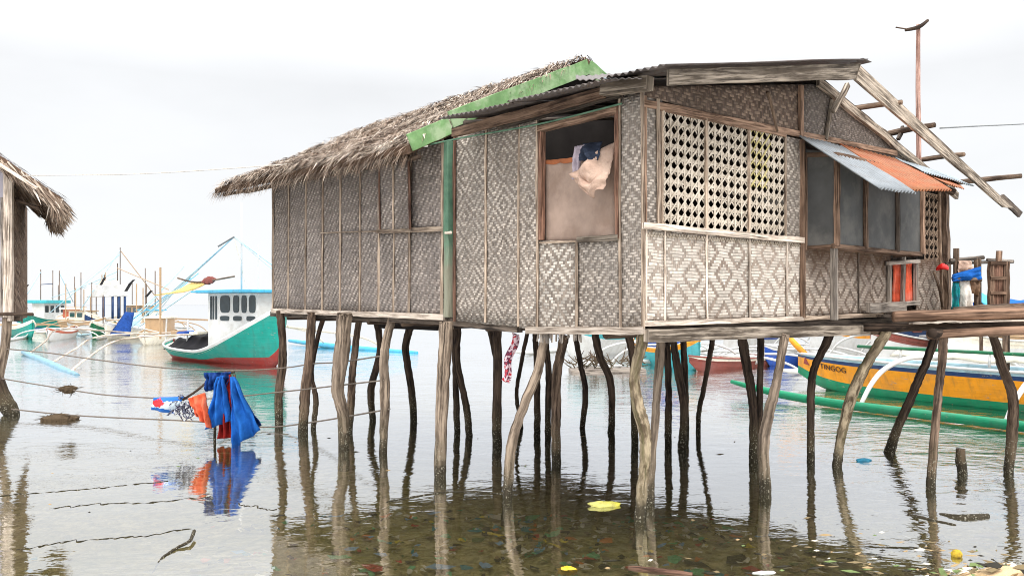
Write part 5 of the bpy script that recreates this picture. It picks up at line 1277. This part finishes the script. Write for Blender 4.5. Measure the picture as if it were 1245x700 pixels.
# ------------------------------------------------------------------ drying rack and shutter beyond the boardwalk
dk = thing('drying_rack', (P(1188, 0, 11.0).x, 11.0, 1.87), 'rickety pole rack for laundry beyond the far corner of the house', 'rack')
DY = 11.0; D = lambda x, y, o=0: P(x, y, DY + o)
def dt(ps, r, mt='post_brown', name='pole', par=None):
    m = MB(); m.tube(ps, r, 7, .1, sub=4); m.build(name, M[mt], par or dk, True)
for x, y in ((1162.5, 302), (1187, 312), (1190.5, 314)): dt([D(x, y), D(x, 366), Vector((D(x, 0).x, DY, 1.87))], .04 if x < 1170 else .028)
dt([D(1155, 317), D(1196, 313)], .03, 'grey_wood'); dt([D(1150, 320, .1), D(1232, 318, .1)], .022, 'grey_wood'); dt([D(1158, 338, -.1), D(1193, 340, -.1)], .03)
G2 = 'laundry on the drying rack'
def lau(q, mat, label, seed, off=-.06, **k):
    mb = sheet([D(x, y, off) for x, y in q], None, 14, 14, .03, 2, .05, Vector((0, -1, 0)), seed, **k); cloth_thing('laundry', mb, mat, label, 'laundry', G2)
lau([(1157, 334), (1192, 324), (1192, 340), (1157, 342)], M['tarp_blue'], 'blue cloth tied across the drying rack', 1, -.12)
lau([(1165, 317), (1180, 317), (1184, 332), (1163, 334)], M['cloth_cream'], 'cream cloth bunched on top of the drying rack', 2, -.04)
lau([(1158, 343), (1166, 343), (1165, 376), (1157, 376)], cloth('teal cloth', lin(40, 150, 150), lin(60, 90, 150), .5, 4), 'teal cloth hanging low on the drying rack', 3)
lau([(1167, 341), (1179, 340), (1184, 376), (1168, 376)], cloth('white cloth', lin(240, 232, 222), lin(220, 206, 190), .5, 5), 'long white cloth hanging on the drying rack', 4)
lau([(1179, 341), (1192, 341), (1191, 360), (1181, 356)], cloth('brown sack', lin(146, 116, 92), lin(90, 70, 60), .6, 8), 'brown sacking hanging at the end of the drying rack', 5)
sh = thing('slatted_door', (D(1213, 0).x, DY, 1.87), 'reddish wooden plank door standing on poles beyond the boardwalk', 'door')
for x, w in ((1204.5, .06), (1222.5, .08)):
    m = MB(); m.board(D(x, 318), Vector((D(x, 0).x, DY, 1.87)), w, .06, (1, 0, 0), 6, .004); m.build('door_post', M['brown_wood'], sh)
m = MB(); 
for k in range(4): m.board(D(1206 + k * 4.1 + 2, 320), D(1206 + k * 4.1 + 2, 373), .05, .025, (1, 0, 0), 3, .002)
m.build('planking', M['red_wood'], sh)
for y in (320, 338, 356, 372): 
    m = MB(); m.board(D(1204, y, -.03), D(1223, y, -.03), .045, .03); m.build('ledge', M['brown_wood'], sh)
m = MB(); m.tube([D(1215, 305, .08), Vector((D(1215, 0).x, DY + .1, 1.87))], .04, 7, .08, sub=4); m.build('pole', M['brown_wood'], sh, True)
m = MB(); m.tube([D(1200, 316, .1), D(1231, 318, .1)], .025, 7, .08, sub=3); m.build('pole', M['grey_wood'], sh, True)
def tent(x0, x1, y0, y1, yb2, Y, mat, label):
    t_ = thing('tarp_shelter', (P((x0 + x1) / 2, 0, Y).x, Y, 0), label, 'shelter')
    q = [P(x0, y0, Y), P(x1, y1, Y), P(x1, y1 + 14, Y - .9), P(x0, y0 + 11, Y - .9)]
    m = MB(); m.grid(lambda a, c: q[0].lerp(q[1], a).lerp(q[3].lerp(q[2], a), c) + Vector((0, 0, -.08 * math.sin(math.pi * a * 2) ** 2)), 14, 8); m.build('tarp', mat, t_, True, solid=.02)
    for x, y in ((x0 + 1, y0 + 3), (x1 - 1, y1 + 3)):
        m = MB(); m.tube([P(x, y, Y), Vector((P(x, 0, Y).x, Y, -.6))], .04, 6); m.build('pole', M['post_brown'], t_, True)
tent(1224, 1300, 364, 350, 378, 16, M['tarp_blue'], 'blue tarpaulin shelter at the frame edge beyond the boardwalk')
tent(1192, 1222, 356, 352, 372, 19, BP['sky'], 'pale blue sheet shelter behind the plank door')

# ------------------------------------------------------------------ floating and lying litter that can be told apart
def lumpy(name, c, rx, ry, rz, mat, label, cat, rot=0, seed=0, rough=.35, n=22):
    m = MB(); c = Vector(c)
    def fn(a, b):
        an_, e = a * 2 * math.pi, (b - .5) * math.pi
        k = 1 + rough * mnoise.noise(Vector((math.cos(an_) * 1.5 + seed, math.sin(an_) * 1.5, b * 3))) + rough * .4 * mnoise.noise(Vector((math.cos(an_) * 5 + seed, math.sin(an_) * 5, b * 7)))
        x, y = math.cos(an_) * math.cos(e) * rx * k, math.sin(an_) * math.cos(e) * ry * k
        return c + Vector((x * math.cos(rot) - y * math.sin(rot), x * math.sin(rot) + y * math.cos(rot), math.sin(e) * rz * k))
    m.grid(fn, n, n // 2); return tag(m.build(name, mat, None, True), label, cat)
lumpy('plastic_bag', W(735, 615) + Vector((0, 0, .008)), .15, .05, .035, plain('yellow plastic', lin(186, 178, 66), .3, 14, .5, .3, lin(200, 196, 140), .6, .02), 'yellow plastic bag floating among the stilts', 'bag', .1, 3, .5)
lumpy('plastic_bag', W(690, 690) + Vector((0, 0, -.02)), .08, .05, .03, plain('deep yellow plastic', lin(226, 190, 40), .15, 10, .4, .4), 'small folded yellow wrapper in the shallow water', 'bag', 0, 8, .5)
lumpy('coconut', W(1163, 676) + Vector((0, 0, .015)), .042, .042, .04, plain('yellow brown husk', lin(196, 164, 50), .3, 20, .7, .2, lin(70, 48, 34), .9, 0, 9), 'yellowish brown round fruit floating near the muddy edge', 'fruit', 0, 2, .15)
lumpy('foam_scrap', W(930, 696) + Vector((0, 0, .0)), .09, .03, .014, M['white_paint'], 'flat white foam scrap at the bottom frame edge', 'foam', .1, 5, .3)
lumpy('bottle', W(1050, 560) + Vector((0, 0, .01)), .1, .03, .025, BP['sky'], 'pale blue plastic scrap floating between the boardwalk posts', 'plastic scrap', .2, 6, .4)
def driftstick(pts, rs, mat, label, name='driftwood'):
    m = MB(); m.tube(pts, rs, 9, .12, sub=7, wob=.003); return tag(m.build(name, M[mat], None, True), label, 'stick')
driftstick([W(236, 652) + Vector((0, 0, .05)), W(231, 661) + Vector((0, 0, .03)), W(213, 668) + Vector((0, 0, .01)), W(197, 678) + Vector((0, 0, .0)), W(186, 692) + Vector((0, 0, -.02))], [.015, .014, .012, .009, .005], 'post_brown', 'curved brown branch poking out of the clear water')
driftstick([W(1104, 625), W(1130, 631), W(1162, 638)], [.012, .015, .009], 'post_pale', 'thin pale stick floating between the boardwalk posts')
driftstick([W(1142, 624) + Vector((0, 0, -.01)), W(1170, 629), W(1201, 627)], [.018, .035, .024], 'post_pale', 'stubby grey log floating next to the thin stick')
driftstick([W(764, 690), W(800, 694), W(842, 698)], [.02, .024, .02], 'red_wood', 'reddish broken pole lying at the bottom frame edge')
driftstick([W(470, 610), W(520, 601), W(560, 597), W(610, 600)], [.008, .01, .01, .007], 'post_dark', 'long dark twig floating in front of the corner post')

# ------------------------------------------------------------------ water, seabed, litter
def bed(x, y):
    z = -.3 - .9 * max(0, min(1, (y - 12) / 40)) - .1 * max(0, min(1, (-x - 1) / 5)) + .07 * mnoise.noise(Vector((x * .7, y * .7, 0))) + .025 * mnoise.noise(Vector((x * 4, y * 4, 3)))
    z += .47 * math.exp(-(((x - 3.6) / 1.0) ** 2 + ((y - 5.72) / .62) ** 2))
    return z
xs_ = [-2500, -600, -150, -60, -30] + [-20 + i * .5 for i in range(20)] + [-10 + i * .16 for i in range(126)] + [10.5 + i for i in range(10)] + [30, 60, 150, 600, 2500]
ys_ = [-40, -5, 1, 3] + [4 + i * .12 for i in range(84)] + [14.3 + i * .6 for i in range(30)] + [34, 45, 70, 150, 400, 1200, 4000]
m = MB(); ids = [[m.pts([Vector((x, y, bed(x, y)))])[0] for x in xs_] for y in ys_]
for j in range(len(ys_) - 1):
    for i in range(len(xs_) - 1): m.face((ids[j][i], ids[j][i + 1], ids[j + 1][i + 1], ids[j + 1][i]), [(0, 0)] * 4)
t = NT('muddy seabed'); ps = t.pos()
n1 = t.noise(ps, 1.1, 5, .65); n2 = t.noise(ps, 9, 6, .7, .6); n3 = t.noise(ps, 38, 3, .6)
col = t.ramp(n2, [(.3, lin(92, 82, 50)), (.44, lin(160, 146, 96)), (.58, lin(206, 190, 136)), (.75, lin(240, 226, 182))])
col = t.mix(t.rng(n1, .42, .66, 0, .65), col, lin(134, 132, 78))
col = t.mix(t.rng(n3, .6, .72, 0, .6), col, lin(176, 164, 136))
dz = t.sep(ps)[2]; col = t.mix(t.rng(dz, -.03, .04), col, lin(206, 178, 140))
t.bump(n2, .03); sb = m.build('seabed', t.done(col, .95, .1), None, True); tag(sb, kind='structure')
# litter lying on the seabed
cols = [(232, 224, 204), (112, 186, 130), (60, 140, 150), (226, 136, 66), (196, 74, 62), (246, 236, 214), (120, 104, 74), (40, 36, 26), (150, 186, 220), (236, 212, 70), (160, 136, 98), (104, 120, 72)]
lm = [plain('litter tone %d' % k, lin(*c), .2, 9, .7, .25) for k, c in enumerate(cols)]
m = MB()
wts = [5, 4, 2, 1.8, 1.6, 4, 3, 4, 2, 1.2, 3, 2]
for k in range(1900):
    y = 5.6 + random.random() ** 1.5 * 3.6; x = random.gauss(.9, 1.9)
    if random.random() < .15: x, y = random.gauss(3.4, .5), random.gauss(6.3, .3)
    z = bed(x, y) + random.uniform(.0, .03); s_ = random.uniform(.02, .075) * (1 if random.random() < .85 else 1.9); an_ = random.uniform(0, 3.14); asp = random.uniform(.25, .8)
    nn = 6; rim = []
    for q in range(nn):
        a = 2 * math.pi * q / nn; rr = s_ * random.uniform(.6, 1.2); lx, ly = math.cos(a) * rr, math.sin(a) * rr * asp
        rim.append(Vector((x + lx * math.cos(an_) - ly * math.sin(an_), y + lx * math.sin(an_) + ly * math.cos(an_), z + random.uniform(-.005, .03))))
    i0 = m.pts([Vector((x, y, z + .02))] + rim); mi = random.choices(range(len(cols)), wts)[0] if x < 2.4 else random.choice((0, 6, 10, 11, 6, 7))
    for q in range(nn): m.face((i0[0], i0[1 + q], i0[1 + (q + 1) % nn]), [(0, 0)] * 3, mi)
lt = m.build('litter', lm, None, False); tag(lt, 'mixed scraps and leaves scattered over the shallow muddy bed', 'litter', kind='stuff')
# fine floating scum and twigs near the muddy edge
m = MB()
for k in range(170):
    x, y = random.gauss(3.3, .7), random.gauss(6.5, .35)
    if k % 4 == 0: x, y = random.uniform(-6, 5), random.uniform(6.2, 14)
    if k % 9 == 0: x, y = random.gauss(2.2, .8), random.gauss(6.4, .25)
    s_ = random.uniform(.008, .03); an_ = random.gauss(0, .5); L_ = s_ * random.uniform(1.2, 4)
    c, s2 = math.cos(an_), math.sin(an_); h_ = random.uniform(.004, .012)
    ring = [(L_, 0), (L_ * .4, s_), (-L_ * .5, s_ * .8), (-L_, 0), (-L_ * .4, -s_), (L_ * .6, -s_ * .7)]
    lo_ = [Vector((x + a * c - b_ * s2, y + a * s2 + b_ * c, -.004)) for a, b_ in ring]; i0 = m.pts(lo_ + [Vector((x, y, h_))]); mi = random.choice((0, 10, 6, 6, 7, 7, 10, 11, 6, 7))
    for q in range(6): m.face((i0[q], i0[(q + 1) % 6], i0[6]), [(0, 0)] * 3, mi)
tag(m.build('floating_debris', lm, None, False), 'specks of drifting debris strewn over the water surface', 'debris', kind='stuff')
# water surface
m = MB(); m.poly([Vector((-5000, -60, 0)), Vector((5000, -60, 0)), Vector((5000, 9000, 0)), Vector((-5000, 9000, 0))], [(0, 0)] * 4)
t = NT('shallow sea water'); ps = t.pos()
mp = t.scale(ps, 1, 1.6, 1)
w1 = t.noise(mp, .9, 2, .5, .2); w2 = t.noise(mp, 3.2, 3, .55, .4); w3 = t.noise(mp, 11, 2, .5)
x_, y_, z_ = t.sep(ps)
calm = t.noise(ps, .22, 2, .5)
dist = t.rng(y_, 8, 26, .0, 1.0); side = t.rng(x_, 2.6, 6.5, 0, 1.0)
amp = t.m('ADD', .16, t.m('MULTIPLY', t.m('ADD', t.m('MULTIPLY', dist, .8), t.m('MULTIPLY', side, 1.5)), t.rng(calm, .35, .65, .3, 1.1)))
hgt = t.m('ADD', t.m('MULTIPLY', w1, .6), t.m('ADD', t.m('MULTIPLY', w2, .34), t.m('MULTIPLY', w3, .06)))
hgt = t.m('MULTIPLY', hgt, amp)
bp_ = t.new('ShaderNodeBump'); t.link(hgt, bp_.inputs['Height']); bp_.inputs['Distance'].default_value = WAVE = .05; bp_.inputs['Strength'].default_value = 1
gl = t.new('ShaderNodeBsdfGlossy'); gl.inputs['Roughness'].default_value = .02; gl.inputs['Color'].default_value = (.96, .975, 1, 1); t.link(bp_.outputs[0], gl.inputs['Normal'])
tr_ = t.new('ShaderNodeBsdfTransparent'); tr_.inputs['Color'].default_value = (.97, .96, .9, 1)
fr = t.new('ShaderNodeFresnel'); fr.inputs['IOR'].default_value = 1.75; t.link(bp_.outputs[0], fr.inputs['Normal'])
fac = t.m('MINIMUM', 1.0, t.m('ADD', .31, t.m('MULTIPLY', fr.outputs[0], 1.05)))
ms = t.new('ShaderNodeMixShader'); t.link(fac, ms.inputs[0]); df = t.new('ShaderNodeBsdfDiffuse'); df.inputs['Color'].default_value = lin(132, 126, 84)
m0 = t.new('ShaderNodeMixShader'); m0.inputs[0].default_value = .12; t.link(tr_.outputs[0], m0.inputs[1]); t.link(df.outputs[0], m0.inputs[2])
t.link(m0.outputs[0], ms.inputs[1]); t.link(gl.outputs[0], ms.inputs[2])
t.link(ms.outputs[0], t.out.inputs['Surface']); t.n.remove(t.b)
tag(m.build('water', t.mat, None), kind='structure')

# ------------------------------------------------------------------ sky, sun, camera
world = bpy.data.worlds.new('World'); scene.world = world; world.use_nodes = True
nt = world.node_tree; bg = nt.nodes['Background']
sky = nt.nodes.new('ShaderNodeTexSky'); sky.sky_type = 'NISHITA'; sky.sun_disc = False
SUN_EL, SUN_AZ = R(48), R(172)          # azimuth clockwise from +Y
sky.sun_elevation = SUN_EL; sky.sun_rotation = SUN_AZ
tc = nt.nodes.new('ShaderNodeTexCoord'); sx = nt.nodes.new('ShaderNodeSeparateXYZ'); nt.links.new(tc.outputs['Generated'], sx.inputs[0])
def wm(op, a, b_=None, c_=None):
    n = nt.nodes.new('ShaderNodeMath'); n.operation = op
    for i, v in enumerate((a, b_, c_)):
        if v is None: continue
        if hasattr(v, 'is_linked'): nt.links.new(v, n.inputs[i])
        else: n.inputs[i].default_value = v
    return n.outputs[0]
el = wm('MAXIMUM', sx.outputs[2], 0.0)
den = wm('ADD', el, .22)
cv = nt.nodes.new('ShaderNodeCombineXYZ'); nt.links.new(wm('DIVIDE', sx.outputs[0], den), cv.inputs[0]); nt.links.new(wm('DIVIDE', sx.outputs[1], den), cv.inputs[1])
nz = nt.nodes.new('ShaderNodeTexNoise'); nt.links.new(cv.outputs[0], nz.inputs['Vector']); nz.inputs['Scale'].default_value = 1.1; nz.inputs['Detail'].default_value = 5; nz.inputs['Roughness'].default_value = .5
mr = nt.nodes.new('ShaderNodeMapRange'); nt.links.new(nz.outputs['Fac'], mr.inputs[0]); mr.inputs[1].default_value = .36; mr.inputs[2].default_value = .62; mr.inputs[3].default_value = .0; mr.inputs[4].default_value = 1
HORV, ZENV = 7.15, 30.0
mr2 = nt.nodes.new('ShaderNodeMapRange'); nt.links.new(el, mr2.inputs[0]); mr2.inputs[1].default_value = .25; mr2.inputs[2].default_value = .95; mr2.inputs[3].default_value = HORV; mr2.inputs[4].default_value = ZENV
drop = wm('MULTIPLY', wm('MULTIPLY', wm('SUBTRACT', 1.0, mr.outputs[0]), .10), wm('MINIMUM', 1.0, wm('MULTIPLY', el, 4.0)))
cl = wm('MULTIPLY', mr2.outputs[0], wm('SUBTRACT', 1.0, drop))
cc = nt.nodes.new('ShaderNodeMix'); cc.data_type = 'RGBA'; cc.blend_type = 'MULTIPLY'; cc.inputs[0].default_value = 1
cm = nt.nodes.new('ShaderNodeCombineColor'); 
for i in range(3): nt.links.new(cl, cm.inputs[i])
nt.links.new(cm.outputs[0], cc.inputs[6]); cc.inputs[7].default_value = (.975, .985, 1.0, 1)
mx = nt.nodes.new('ShaderNodeMix'); mx.data_type = 'RGBA'; mx.inputs[0].default_value = .95
nt.links.new(sky.outputs[0], mx.inputs[6]); nt.links.new(cc.outputs[2], mx.inputs[7]); nt.links.new(mx.outputs[2], bg.inputs['Color']); bg.inputs['Strength'].default_value = .1
sl = bpy.data.lights.new('sun', 'SUN'); sl.energy = 1.3; sl.angle = R(14); sl.color = (1, .97, .93)
so = bpy.data.objects.new('sun', sl); COL.objects.link(so)
sd = Vector((math.sin(SUN_AZ) * math.cos(SUN_EL), math.cos(SUN_AZ) * math.cos(SUN_EL), math.sin(SUN_EL)))
so.rotation_euler = (-sd).to_track_quat('-Z', 'Y').to_euler(); so.location = sd * 50
cam = bpy.data.cameras.new('camera'); co = bpy.data.objects.new('camera', cam); COL.objects.link(co)
co.location = (0, 0, EYE); co.rotation_euler = (R(90), 0, 0)
cam.sensor_width = 36; cam.lens = 36 * F / 1245; cam.shift_y = (HZ - 350) / 1245; cam.clip_end = 20000; cam.clip_start = .05
scene.camera = co
vs = scene.view_settings; vs.view_transform = 'Standard'; vs.look = 'None'; vs.gamma = 1; vs.exposure = .52; vs.use_curve_mapping = False
scene.cycles.max_bounces = 8; scene.cycles.transparent_max_bounces = 12; scene.cycles.use_denoising = True; scene.cycles.filter_width = 1.0
